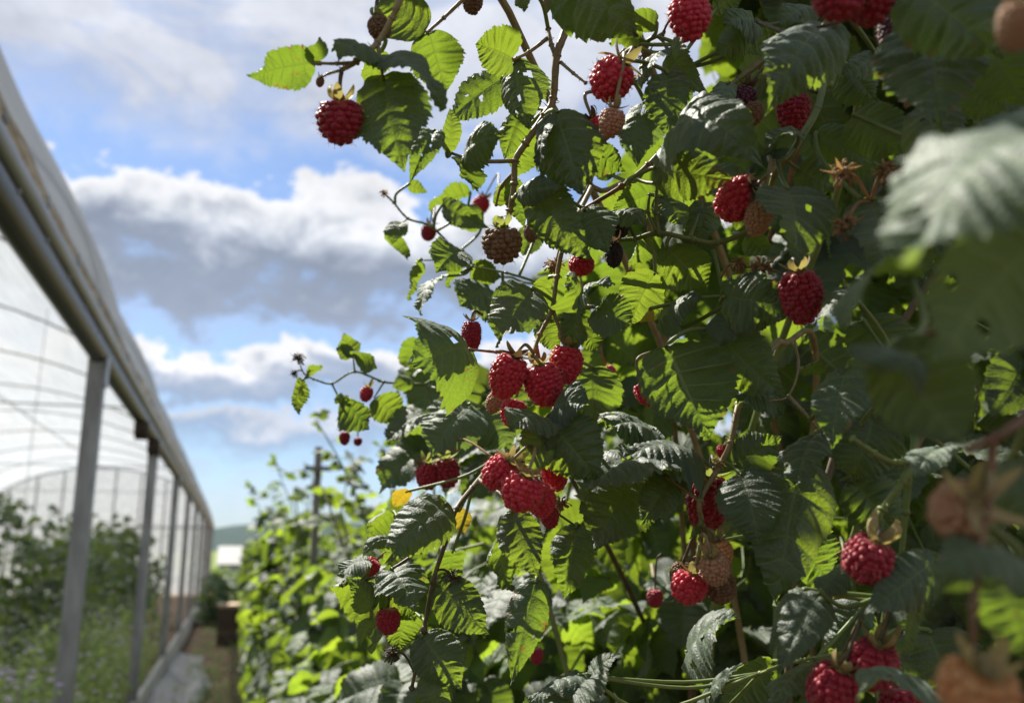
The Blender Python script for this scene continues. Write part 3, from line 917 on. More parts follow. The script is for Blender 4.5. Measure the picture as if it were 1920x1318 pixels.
# leaves added out of view along the sun's path to shade the right side
def added_shade_leaves():
    c = CANES['right']
    r = random.Random(77)
    Vs, Qs, U1, U2 = [], [], [], []
    n = 0
    k = 0
    while k < 300:
        tgt = at(r.uniform(1240, 2000), r.uniform(-100, 1000), r.uniform(.20, .85)) if k % 2 else at(r.uniform(1430, 2000), r.uniform(0, 1300), r.uniform(.20, .60))
        p = tgt + sdir * r.uniform(.2, .95)
        a_ = pix(tgt)
        if a_[0] > 1650 and a_[1] < 320 and a_[2] < .27:
            continue
        if shades(p):
            continue
        q = pix(p)
        if q is None or q[1] > -60 - .06 / q[2] * F or p.z > 2.45:
            continue
        L = r.uniform(.06, .085)
        V, f, u1, u2, tip = leaflet(L, L * .75, 14, 2, 7, r.uniform(.3, 1), .2, .2, 0, 3000 + k, amp=.02)
        Bm = basis(Vector((r.gauss(-.4, .6), r.gauss(-.3, .6), r.uniform(-.8, .1))), Vector((r.gauss(0, .4), r.gauss(0, .4), 1)))
        Vs.append(V @ np.array(Bm).T + np.array(p - c.base))
        Qs.append(f + n)
        U1.append(u1)
        U2.append(u2)
        n += len(V)
        k += 1
    o = bpy.data.objects.new('upper_foliage', mesh_np('upper_foliage', np.concatenate(Vs), [np.concatenate(Qs)], M['leaf'], np.concatenate(U1), np.concatenate(U2)))
    link(o, c.root)
    o['kind'] = 'stuff'


added_shade_leaves()


# ------------------------------------------------------------------ raspberries
def drupelet_mesh(mat):
    V, T_, Q = [], [], []
    nu, nv_ = 10, 7
    V.append((0, 0, 1))
    for j in range(1, nv_):
        for i in range(nu):
            th, ph = math.pi * j / nv_, 2 * math.pi * i / nu
            V.append((math.sin(th) * math.cos(ph), math.sin(th) * math.sin(ph), math.cos(th)))
    V.append((0, 0, -1))
    for i in range(nu):
        T_.append((0, 1 + i, 1 + (i + 1) % nu))
        T_.append((len(V) - 1, 1 + (nv_ - 2) * nu + (i + 1) % nu, 1 + (nv_ - 2) * nu + i))
    for j in range(nv_ - 2):
        for i in range(nu):
            Q.append((1 + j * nu + i, 1 + (j + 1) * nu + i, 1 + (j + 1) * nu + (i + 1) % nu, 1 + j * nu + (i + 1) % nu))
    return np.array(V), Q, T_


DV, DQ, DT = drupelet_mesh(None)
DM = {}


def drupe_me(mat):
    if mat not in DM:
        DM[mat] = mesh_np('drupelet', DV, [DQ, DT], M[mat])
    return DM[mat]


def profile(v, asp):
    """radius (fraction of half width) at v = 0 top .. 1 tip"""
    return (1 - (abs(v - .36) / .66) ** 2.3) ** .62 if v > .36 else .58 + .42 * math.sin(v / .36 * math.pi / 2) ** .8


def drupe_sites(w, h, seed):
    """w width, h height; local axis: -Z is towards the tip, top at z = 0"""
    r = random.Random(seed)
    out = []
    ds = w * .178
    nr = max(4, int(round(h / (ds * .74))))
    for i in range(nr):
        v = (i + .55) / nr
        rr = profile(min(v, .985), 1) * (w / 2 - ds * .42)
        n = max(1, int(round(2 * math.pi * rr / (ds * .80))))
        for k in range(n):
            a = 2 * math.pi * (k + .5 * (i % 2)) / n + r.uniform(-.16, .16) + .6 * i
            z = -h * (v * .90 + .03) + r.uniform(-.13, .13) * ds
            nrm = Vector((math.cos(a), math.sin(a), -(v - .42) * 1.5)).normalized()
            out.append((Vector((rr * math.cos(a), rr * math.sin(a), z)), nrm, ds * .5 * r.uniform(.88, 1.18)))
    out.append((Vector((0, 0, -h * .93)), Vector((0, 0, -1)), ds * .5))
    return out


def core_mesh(mb, w, h):
    n, m = 12, 14
    V, q = [], []
    for i in range(n + 1):
        v = i / n
        rr = max(.001 * w, profile(min(v, .995), 1) * (w / 2) * .90)
        for k in range(m):
            a = 2 * math.pi * k / m
            V.append((rr * math.cos(a), rr * math.sin(a), -h * (v * .93 + .03)))
    for i in range(n):
        for k in range(m):
            q.append((i * m + k, (i + 1) * m + k, (i + 1) * m + (k + 1) % m, i * m + (k + 1) % m))
    V += [(0, 0, -h * .03), (0, 0, -h * .96)]
    t = [((n + 1) * m, k, (k + 1) % m) for k in range(m)] + [((n + 1) * m + 1, n * m + (k + 1) % m, n * m + k) for k in range(m)]
    mb.add(V, q, t)


def calyx_mesh(w, seed, lift=.5, length=.55):
    """five pointed sepals with withered stamens, at the top of the fruit"""
    r = random.Random(seed)
    b = MB()
    for k in range(5):
        a = 2 * math.pi * k / 5 + r.uniform(-.2, .2)
        L = w * length * r.uniform(.9, 1.4)
        li = lift + r.uniform(-.45, .45)
        rows = []
        for i in range(7):
            u = i / 6
            ang = li * (u * 1.6) + .15
            rad = w * .06 + L * u * math.cos(min(1.4, ang * .7))
            z = w * .01 + L * u * math.sin(ang) * .8
            hw = w * .17 * (1 - u) ** .7 * (0.75 + .5 * u) + w * .004
            c, s = math.cos(a), math.sin(a)
            rows.append([(rad * c - j * hw * s, rad * s + j * hw * c, z + abs(j) * hw * .4) for j in (-1, 0, 1)])
        b.sheet(rows)
    for k in range(26):
        a = r.uniform(0, 6.28)
        rr = w * r.uniform(.08, .3)
        e = Vector((math.cos(a), math.sin(a), r.uniform(-.1, .8)))
        p = Vector((math.cos(a) * w * .07, math.sin(a) * w * .07, 0))
        b.tube([p, p + e * rr * .6, p + e * rr + Vector((0, 0, -rr * .3))], [w * .010, w * .008, w * .004], 3, cap=False)
    b.tube([(0, 0, -w * .02), (0, 0, w * .05), (0, 0, w * .12)], [w * .14, w * .10, w * .04], 8)
    return b


BN = [0]
SMALL = {}


def berry(label, px, py, w, h, d, mat='red', ang=0, tilt=0, cal='calyx', st=None, cat='raspberry', lift=.5, name='raspberry', clen=.55, group=None, rad=.0008):
    """px, py: centre of the fruit; ang: lean of the stalk end to the right, degrees; tilt: stalk end towards the lens"""
    BN[0] += 1
    sd = 500 + BN[0]
    W, Hh = w * d / F * .96, h * d / F * .96
    cpt = at(px, py, d)
    right, upv, tow = CR @ Vector((1, 0, 0)), CR @ Vector((0, 1, 0)), CR @ Vector((0, 0, 1))
    ax = (right * math.sin(R(ang)) + upv * math.cos(R(ang))) * math.cos(R(tilt)) + tow * math.sin(R(tilt))
    ax.normalize()
    top = cpt + ax * Hh * .5
    t = empty(name, top, label, cat, group)
    z = ax
    x = z.orthogonal().normalized()
    x = Matrix.Rotation(rnd.uniform(0, 6.28), 3, z) @ x
    y = z.cross(x)
    Rm = Matrix((x, y, z)).transposed()
    t.rotation_euler = Rm.to_euler()
    q_ = random.Random(sd)
    t.scale = (q_.uniform(.93, 1.07), q_.uniform(.93, 1.07), q_.uniform(.92, 1.08))
    inv = Rm.transposed()
    sites = drupe_sites(W, Hh, sd)
    if max(w, h) >= 58:
        b = MB()
        core_mesh(b, W, Hh)
        fr = b.build('fruit', M[mat], t)
        me = drupe_me(mat)
        for p, nrm, rr in sites:
            o = bpy.data.objects.new('drupelet', me)
            link(o, fr)
            B = basis(nrm.orthogonal(), nrm)
            o.location = p
            o.rotation_euler = B.to_euler()
            o.scale = (rr * 1.02, rr * 1.02, rr * 1.12)
        hb = MB()
        for p, nrm, rr in sites:
            e = Vector((rnd.gauss(0, .5), rnd.gauss(0, .5), rnd.gauss(-.2, .5)))
            a = p + nrm * rr * 1.05
            hb.tube([a, a + (nrm + e * .4) * rr * .5, a + (nrm + e) * rr * .85], [W * .006, W * .005, W * .003], 3, cap=False)
        hb.build('styles', M['dried'], t, kind='stuff')
    else:
        key = (mat, round(h / w, 1), sd % 3)
        if key not in SMALL:
            b = MB()
            asp = h / w
            core_mesh(b, 1, asp)
            for p, nrm, rr in drupe_sites(1, asp, sd):
                b.add(DV * rr + np.array(p), DQ, DT)
            V = np.concatenate(b.v)
            SMALL[key] = mesh_np('fruit', V, [np.concatenate(b.q), np.concatenate(b.t)], M[mat])
        fr = bpy.data.objects.new('fruit', SMALL[key])
        link(fr, t)
        fr.scale = (W, W, W)
    if cal:
        calyx_mesh(W, sd, lift, clen).build('calyx', M[cal], t)
    # stalk towards its cane
    if st is not False:
        if st is None or isinstance(st, str):
            pool = [p for c in CANES.values() for p in c.pts] if st is None else CANES[st].pts
            q0 = min(pool, key=lambda v: (v - (top + ax * W * .6)).length)
        else:
            q0 = at(*st)
        dist = (q0 - top).length
        mid = top + ax * dist * .40 + (q0 - top) * .28
        pts = [inv @ (p - top) for p in spline([top + ax * W * .08, mid, q0], 6)]
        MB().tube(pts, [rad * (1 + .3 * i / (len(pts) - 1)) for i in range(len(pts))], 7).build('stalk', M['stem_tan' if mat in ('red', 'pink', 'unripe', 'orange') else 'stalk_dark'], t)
    return t


B = berry
B('dark red raspberry hanging alone against the clouds at upper left', 638, 234, 88, 86, .40, 'crimson', 0, 5, 'calyx', (640, 133, .40), lift=.9, clen=.5)
B('bright red raspberry at the top edge in the middle', 1294, 38, 80, 88, .42, 'red', -10, 10, None, (1282, -20, .46))
B('red raspberry with shaggy tan calyx against blue sky near the top', 1142, 154, 84, 84, .44, 'red', 38, 10, 'calyx', 'brown', lift=.2, clen=.6)
B('small pinkish tan unripe raspberry under the shaggy red one', 1146, 231, 50, 54, .43, 'unripe', 12, 10, 'calyx', (1160, 120, .46), lift=.6)
B('red raspberry half hidden behind the small tan unripe one', 1124, 246, 48, 52, .455, 'red', -30, 0, 'calyx_dark', (1120, 170, .47), lift=.8)
B('pink red sunlit raspberry with dark calyx beside the ribbed leaf', 1380, 378, 80, 94, .43, 'red', 50, 42, 'calyx_dark', 'green', lift=.1, clen=.4)
B('brownish unripe raspberry touching the sunlit pink red one', 1422, 408, 52, 68, .42, 'unripe', 12, 12, 'calyx', 'green', lift=.6)
B('raspberry at left of the hanging trio, sunlit on its left', 950, 708, 68, 90, .47, 'red', 22, 14, 'calyx_dark', (1000, 662, .48), lift=.3, clen=.45)
B('pointed shaded raspberry in the middle of the hanging trio', 1021, 726, 72, 90, .475, 'red', -14, 6, 'calyx', (1000, 668, .48), lift=.7, clen=.4)
B('raspberry at right of the hanging trio, just below the dark leaves', 1061, 684, 64, 72, .485, 'red', 6, 4, 'calyx', (1062, 660, .48), lift=.7, clen=.4)
B('dull red raspberry behind and below the hanging trio', 961, 776, 52, 58, .53, 'red', 12, 0, None, (1005, 690, .53))
B('small pale yellowish unripe raspberry left of the dull red one', 926, 757, 36, 44, .56, 'unripe', 25, 0, None, (985, 690, .56))
B('raspberry with shaggy calyx at upper left of the lower cluster', 936, 887, 68, 76, .45, 'red', 42, 26, 'calyx', (988, 848, .47), lift=.2, clen=.5)
B('large bright red raspberry at the front of the lower cluster', 976, 926, 82, 76, .44, 'red', 20, 8, 'calyx', (990, 850, .47), lift=.6, clen=.35)
B('raspberry behind the leaf tip in the lower cluster', 1040, 886, 56, 66, .475, 'red', -10, 0, None, (1010, 830, .48))
B('raspberry tucked right behind the large front berry of the lower cluster', 1014, 940, 56, 64, .46, 'red', -10, 0, None, (995, 860, .475))
B('dark lowest raspberry peeping out under the lower cluster', 1030, 968, 36, 44, .48, 'crimson', -10, 0, None, (1005, 870, .48))
B('dull brownish raspberry of the blurred pair above the yellow leaf', 802, 894, 46, 52, .66, 'crimson', 5, 0, 'calyx_green', (850, 800, .68))
B('dusky red raspberry of the blurred pair above the yellow leaf', 839, 889, 52, 58, .66, 'crimson', -5, 0, 'calyx_green', (850, 800, .68))
B('bright red squat raspberry hanging low beside brown unripe fruits', 1292, 1101, 70, 58, .455, 'red', 14, 8, 'calyx', (1310, 1020, .466), lift=.6, clen=.35)
B('orange brown unripe raspberry at the top of the low cluster', 1346, 1040, 56, 62, .46, 'orange', -10, 12, 'calyx', (1322, 990, .465), lift=.6, clen=.45)
B('knobbly tan unripe raspberry beside the bright red squat one', 1340, 1068, 58, 60, .445, 'unripe', -15, 15, 'calyx', (1310, 1010, .465), lift=.7, clen=.5)
B('dark brown unripe raspberry lowest in the low cluster', 1352, 1106, 56, 60, .46, 'brown', -8, 0, None, (1325, 1020, .47))
B('small brown raspberry behind the bright red squat one', 1272, 1078, 38, 48, .475, 'brown', 20, 0, 'calyx_dark', (1305, 1000, .47))
B('long dark red raspberry in shade behind the bent cane', 1326, 948, 78, 112, .50, 'crimson', 4, 0, 'calyx_green', (1340, 880, .475))
B('tiny red bud of fruit beside the bent cane', 1354, 848, 24, 28, .48, 'red', 0, 0, 'calyx_green', 'lower', rad=.0006)
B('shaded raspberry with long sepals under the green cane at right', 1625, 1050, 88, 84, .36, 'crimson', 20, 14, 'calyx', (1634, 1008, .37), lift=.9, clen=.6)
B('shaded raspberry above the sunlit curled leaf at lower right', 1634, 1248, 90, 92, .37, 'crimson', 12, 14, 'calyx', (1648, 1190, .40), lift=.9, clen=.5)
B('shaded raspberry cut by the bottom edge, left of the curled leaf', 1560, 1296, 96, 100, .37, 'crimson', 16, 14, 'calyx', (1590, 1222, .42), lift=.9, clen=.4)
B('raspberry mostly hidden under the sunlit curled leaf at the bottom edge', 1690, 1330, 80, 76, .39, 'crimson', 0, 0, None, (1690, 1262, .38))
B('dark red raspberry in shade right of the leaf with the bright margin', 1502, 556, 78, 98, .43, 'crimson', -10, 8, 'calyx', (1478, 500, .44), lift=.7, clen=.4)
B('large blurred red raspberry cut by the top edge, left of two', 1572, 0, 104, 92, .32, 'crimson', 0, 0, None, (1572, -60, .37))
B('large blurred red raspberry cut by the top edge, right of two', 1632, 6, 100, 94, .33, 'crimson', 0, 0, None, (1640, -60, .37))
B('dark purple overripe raspberry under the two blurred red ones', 1677, 64, 62, 78, .36, 'purple', 5, 0, None, 'right')
B('red sunlit raspberry wedged between two big shaded leaves at upper right', 1745, 46, 78, 64, .37, 'red', 0, 0, None, 'right')
B('small red raspberry above the brown silhouetted fruit', 900, 387, 33, 37, .85, 'red', 25, 0, 'calyx_dark', (935, 350, .80), rad=.0007)
B('small dull red raspberry on the bare twig against the cloud', 803, 438, 29, 34, .80, 'crimson', 10, 0, 'calyx_dark', (812, 418, .74), rad=.0007)
B('small red raspberry under the zigzag twig', 686, 741, 28, 32, .76, 'red', 15, 0, 'calyx', (714, 716, .75), rad=.0007)
B('tiny dark red raspberry below the zigzag twig, left of two', 646, 821, 22, 24, .82, 'crimson', 0, 0, None, (665, 760, .78), rad=.0006)
B('tiny dark red raspberry below the zigzag twig, right of two', 671, 829, 17, 18, .84, 'crimson', 0, 0, None, (672, 760, .80), rad=.0006)
B('red raspberry remains cut across by a white lit leaf', 1090, 500, 52, 38, .50, 'red', 0, 20, 'calyx_dark', (1080, 430, .51))
B('brown hard raspberry hanging dark against the white cloud', 942, 464, 78, 72, .46, 'brown', -4, 6, 'calyx_green', (949, 424, .47), lift=.8, clen=.45)
B('small brown fruit right of the silhouetted brown one', 996, 437, 30, 34, .60, 'brown', 0, 0, None, (1010, 400, .60))
B('brown dried raspberry with green sepals on the overhanging cane', 712, 56, 46, 48, .42, 'brown', -10, 0, 'calyx_green', (712, -8, .42), lift=1.2, clen=.6)
B('dark brown dried raspberry cut by the top edge', 886, 4, 42, 46, .45, 'brown', 0, 0, 'calyx_dark', (872, -30, .445))
B('black shrivelled raspberry hanging below the green cane', 1151, 478, 38, 48, .485, 'black', 0, 0, 'calyx_dark', (1148, 452, .50))
B('black withered fruit head above the green cane', 1163, 432, 34, 34, .49, 'black', 0, 0, 'calyx_dark', (1190, 448, .495), lift=1.1)
B('pinkish red raspberry peeping from behind the star of leaves at lower left', 694, 1064, 34, 36, .535, 'red', 40, 0, None, (735, 1050, .52))
B('dark red raspberry hanging under the leaves at lower left', 728, 1168, 50, 56, .52, 'crimson', 0, 0, None, (745, 1075, .51))
B('small red raspberry blurred behind the trio, against a dark leaf', 1142, 703, 32, 36, .66, 'red', -20, 0, None, 'cluster')
B('red raspberry tucked behind the large backlit leaf', 1214, 738, 46, 48, .52, 'red', -30, 0, None, (1230, 660, .53))
B('purple black overripe raspberry high in the shade', 1392, 190, 52, 56, .47, 'purple', 20, 0, 'calyx_dark', 'green', lift=.8)
B('brown withered raspberry beside the purple black one', 1414, 214, 36, 48, .465, 'brown', 0, 0, None, 'green')
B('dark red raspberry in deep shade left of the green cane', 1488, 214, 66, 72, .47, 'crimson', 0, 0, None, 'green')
B('dark red raspberry behind the pleated leaf at left', 884, 632, 40, 62, .56, 'crimson', 0, 0, 'calyx_dark', (905, 590, .57))
B('small dark raspberry low in the bright background leaves', 1006, 1230, 26, 32, .72, 'crimson', 0, 0, None, (990, 1150, .70), rad=.0007)
B('small dark red raspberry in shadow left of the bright squat one', 1228, 1122, 34, 34, .70, 'crimson', 0, 0, None, (1240, 1040, .68), rad=.0007)
B('large blurred pale brown dried fruit with open calyx near the lens', 1796, 960, 112, 96, .215, 'unripe', 30, 55, 'calyx', (1856, 880, .21), lift=.2, clen=.75, rad=.0007)
B('large blurred orange unripe raspberry near the lens at the bottom edge', 1832, 1300, 142, 120, .20, 'orange', 0, 25, 'calyx', (1824, 1236, .20), lift=.8, clen=.45, rad=.0007)
B('blurred pale brown fruit remains near the lens in the top right corner', 1905, 50, 70, 90, .21, 'unripe', 0, 20, 'calyx', (1960, -40, .22), lift=.8, rad=.0007)
B('small dark unopened bud beside the lone hanging berry', 600, 155, 17, 20, .40, 'brown', 10, 0, 'calyx_dark', (603, 145, .40), name='fruit_bud', cat='fruit bud', rad=.0006)


# withered flower heads: parts of the cane that bears them
def dried(cn, px, py, size, d, mat='dried', seed=0):
    c = CANES[cn]
    r = random.Random(900 + int(px))
    s = size * d / F
    p0 = at(px, py, d)
    b = MB()
    for k in range(60):
        e = Vector((r.gauss(0, 1), r.gauss(0, 1), r.gauss(.1, 1))).normalized()
        l = s * .5 * r.uniform(.5, 1.0)
        b.tube([e * l * .15, e * l * .7 + Vector((0, 0, l * .1)), e * l + Vector((r.uniform(-.2, .2) * l, r.uniform(-.2, .2) * l, -.12 * l))], [s * .020, s * .020, s * .045], 4)
    for k in range(5):
        a = 6.28 * k / 5
        L = s * r.uniform(.5, .8)
        li = r.uniform(-.4, .7)
        rows = []
        for i in range(5):
            u = i / 4
            rad = L * u
            hw = s * .1 * (1 - u) ** .7
            rows.append([(rad * math.cos(a) - j * hw * math.sin(a), rad * math.sin(a) + j * hw * math.cos(a), L * u * u * li) for j in (-1, 0, 1)])
        b.sheet(rows)
    b.tube([(0, 0, -s * .1), (0, 0, s * .1)], [s * .16, s * .12], 7)
    q0 = min(c.pts, key=lambda v: (v - p0).length)
    b.tube([tuple(v) for v in spline([(0, 0, 0), (q0 - p0) * .5 + Vector((0, 0, .2 * (q0 - p0).length)), q0 - p0], 5)], .0007, 6)
    o = b.build('withered_flower', M[mat], c.root)
    o.location = p0 - c.base


for a in [('right', 1580, 322, 64, .375), ('right', 1664, 322, 52, .37), ('right', 1584, 424, 62, .375), ('right', 1726, 408, 56, .352), ('left', 1052, 944, 40, .49),
          ('green', 1428, 502, 56, .45), ('green', 1386, 496, 40, .46), ('shade', 1812, 756, 44, .36), ('left', 850, 1082, 40, .50, 'calyx_dark'), ('twig', 560, 672, 28, .75, 'calyx_dark'),
          ('twig', 552, 700, 18, .75, 'calyx_dark'), ('brown', 1210, 105, 36, .50), ('cluster', 1040, 500, 44, .53), ('tendril', 720, 362, 18, .72), ('left', 735, 1225, 40, .52, 'calyx_dark'),
          ('brown', 1268, 130, 40, .50), ('brown', 1185, 150, 34, .465), ('left', 788, 872, 34, .66), ('lower', 1345, 870, 34, .47, 'calyx')]:
    dried(*a)
# ------------------------------------------------------------------ the setting
def ground_mat():
    m, g, out = new_mat('earth')
    tc = g.n('ShaderNodeTexCoord').outputs['Object']
    n1 = g.n('ShaderNodeTexNoise', {'Vector': tc, 'Scale': 1.3, 'Detail': 8.0, 'Roughness': .65}).outputs[0]
    n2 = g.n('ShaderNodeTexNoise', {'Vector': tc, 'Scale': 26.0, 'Detail': 6.0, 'Roughness': .7}).outputs[0]
    c = g.mix(g.ss(n2, .35, .65), (.115, .075, .045), (.21, .145, .09))
    c = g.mix(g.ss(n1, .55, .66), c, (.075, .10, .03))
    p = g.n('ShaderNodeBsdfPrincipled', {'Base Color': c, 'Roughness': .95, 'Specular IOR Level': .2})
    b = g.n('ShaderNodeBump', {'Height': n2, 'Strength': .7, 'Distance': .03})
    g.link(b.outputs[0], p.inputs['Normal'])
    g.link(p.outputs[0], out.inputs[0])
    return m


M['earth'] = ground_mat()
M['grass_field'] = simple_mat('grass_field', (.10, .15, .035), (.16, .19, .06), .9, .06, 0, .1)
M['forest'] = simple_mat('forest_hill', (.030, .052, .052), (.042, .066, .062), .95, .03, .6, .1)  # blue haze of distance put into the forest colour
M['grass'] = simple_mat('grass_blade', (.12, .18, .06), (.20, .25, .10), .6, 30, 0, .3, trans=(.45, .6, .15), tf=.4)
M['steel'] = simple_mat('galvanised_steel', (.20, .195, .18), (.35, .35, .335), .5, 14, .08, .4, 0, stretch=(1, 1, .25))
M['steel_dark'] = simple_mat('weathered_rail', (.22, .22, .21), (.36, .36, .35), .38, 7, .1, .5, .2, stretch=(1, .12, 1))
M['wood_pale'] = simple_mat('weathered_wood', (.36, .27, .17), (.48, .36, .24), .8, 20, .4, .2, stretch=(1, .1, 1))
M['wood_dark'] = simple_mat('dark_wood', (.055, .038, .026), (.09, .065, .045), .8, 20, .4, .2)  # dark brown with slight mottling
M['rail_dark'] = simple_mat('dark_rail', (.022, .021, .019), (.060, .058, .052), .36, 7, .15, .5, 0, stretch=(1, .12, 1))
M['twine'] = simple_mat('twine', (.30, .29, .26), (.36, .35, .31), .8, 30)
M['white_paint'] = simple_mat('white_paint', (.24, .24, .235), (.30, .30, .29), .6, 3)
M['post_wood'] = simple_mat('trellis_wood', (.19, .18, .16), (.26, .24, .21), .8, 20, .3)
M['flower'] = simple_mat('pale_petals', (.52, .46, .58), (.62, .56, .64), .7, 30, trans=(.7, .6, .8), tf=.4, rand=True)


def film_mat(name, c, tr, alpha, dirt=(.42, .36, .24), dirt_amt=.0):
    m, g, out = new_mat(name)
    tc = g.n('ShaderNodeTexCoord').outputs['Object']
    mp = g.n('ShaderNodeMapping', {0: tc, 3: (3.0, .35, 3.0)}).outputs[0]
    nz = g.n('ShaderNodeTexNoise', {'Vector': mp, 'Scale': 2.2, 'Detail': 6.0, 'Roughness': .62}).outputs[0]
    nf = g.n('ShaderNodeTexNoise', {'Vector': mp, 'Scale': 9.0, 'Detail': 6.0, 'Roughness': .7}).outputs[0]
    base = g.mix(g.ss(nz, .35, .7), c, tuple(x * .86 for x in c))
    if dirt_amt:
        base = g.mix(g.m('MULTIPLY', g.ss(nf, .42, .62), dirt_amt), base, dirt)
    bmp = g.n('ShaderNodeBump', {'Height': nz, 'Strength': .9, 'Distance': .09}).outputs[0]
    p = g.n('ShaderNodeBsdfPrincipled', {'Base Color': base, 'Roughness': .32, 'Specular IOR Level': .45, 'Normal': bmp})
    t = g.n('ShaderNodeBsdfTranslucent', {'Color': g.mix(1.0, base, tr, 'MULTIPLY'), 'Normal': bmp})
    x = g.n('ShaderNodeMixShader', {0: .62, 1: p.outputs[0], 2: t.outputs[0]})
    tp = g.n('ShaderNodeBsdfTransparent', {'Color': (.96, .98, 1, 1)})
    x = g.n('ShaderNodeMixShader', {0: alpha, 1: x.outputs[0], 2: tp.outputs[0]})
    g.link(x.outputs[0], out.inputs[0])
    return m


M['film'] = film_mat('polythene_film', (.46, .48, .49), (1, 1, 1), .12)
M['film_stained'] = film_mat('stained_film', (.60, .57, .50), (.9, .8, .6), .05, dirt_amt=1.0, dirt=(.30, .22, .12))
M['skirt'] = film_mat('white_sheet', (.78, .78, .76), (.9, .9, .9), .02, dirt_amt=.12)


def structure(name, mb, mat, smooth=True):
    return meta(mb.build(name, mat, smooth=smooth), kind='structure')


# ground: one sheet to the horizon, finer near the path
def ground():
    xs = np.concatenate([-np.geomspace(3000, 4, 22), np.linspace(-3.5, 4, 60), np.geomspace(4.5, 3000, 22)])
    ys = np.concatenate([[-60, -20, -8], np.linspace(-4, 30, 150), np.geomspace(31, 3000, 40)])
    X, Y = np.meshgrid(xs, ys, indexing='ij')
    r = np.random.RandomState(3)
    Z = .018 * np.sin(X * 7 + 2 * np.sin(Y * 1.7)) * np.sin(Y * 3.1 + X) + .012 * np.sin(X * 17.3 + Y * 11.1)
    near = np.exp(-((X - .0) / 2.5) ** 2) * (Y < 31)
    Z = Z * near - 3.0 * np.clip((Y - 45) / 120, 0, 1) ** 1.3 - .10
    Z = np.where(Y < 45, Z + .10 - .10 * np.clip((Y - 31) / 14, 0, 1), Z)
    b = MB()
    b.sheet(np.stack([X, Y, Z], -1)[:, ::1].transpose(1, 0, 2)[::1, ::-1])
    structure('ground', b, M['earth'])


ground()


def field():
    b = MB()
    ys = np.geomspace(75, 950, 30)
    xs = np.linspace(-260, 420, 40)
    X, Y = np.meshgrid(xs, ys, indexing='ij')
    Z = -2.6 + 6.0 * np.clip((Y - 120) / 700, 0, 1.2) ** 1.1 + .8 * np.sin(X * .02 + 1)
    Z[:, 0] = -4.2
    b.sheet(np.stack([X, Y, Z], -1).transpose(1, 0, 2)[:, ::-1])
    structure('field', b, M['grass_field'])


field()


def hill():
    b = MB()
    xs = np.linspace(-2200, 2600, 160)
    rows = []
    for j in range(9):
        v = j / 8
        y = 1150 + 700 * v
        h = 62 + 14 * np.sin(xs * .0019 + .8) + 7 * np.sin(xs * .0071) + 2.4 * np.sin(xs * .043) + 1.5 * np.sin(xs * .11)
        z = -20 + (h + 2) * np.sin(v * math.pi * .5) ** .8
        rows.append(np.stack([xs, np.full_like(xs, y), z], -1))
    b.sheet(np.array(rows)[:, ::-1])
    structure('hill', b, M['forest'])


hill()


# pale shed far down the path and the hedge in front of it
def shed():
    t = empty('farm_shed', (4.2, 150, -2.6), 'low grey shed with pale roof far beyond the end of the path', 'shed')
    MB().box((-1.6, 0, 1.4), (8, 10, 2.8)).build('wall', M['steel'], t, smooth=False)
    b = MB()
    b.sheet([[(-5.9, -5.3, 2.7), (2.7, -5.3, 2.7)], [(-5.9, 0, 5.4), (2.7, 0, 5.4)], [(-5.9, 5.3, 2.7), (2.7, 5.3, 2.7)]])
    b.sheet([[(-5.9, 5.3, 2.64), (2.7, 5.3, 2.64)], [(-5.9, 0, 5.34), (2.7, 0, 5.34)], [(-5.9, -5.3, 2.64), (2.7, -5.3, 2.64)]])
    b.build('roof', M['white_paint'], t, smooth=False)
    MB().box((.6, -5.03, 1.1), (1.6, .08, 2.2)).build('door', M['steel_dark'], t, smooth=False)


shed()


# ------------------------------------------------------------------ polytunnel beside the path
WX = -0.68                  # plane of its open side
EAVE = EYE.z + 1.012
HOOP_A, HOOP_B = 4.0, 2.12
YS = [1.20 + 3.56 * i for i in range(0, 11)]
Y0, Y1 = -1.2, YS[-1] + .4


def hoop(th):
    """th 0 = near eave .. pi = far eave"""
    return WX - HOOP_A + HOOP_A * math.cos(th), EAVE + .04 + HOOP_B * math.sin(th)


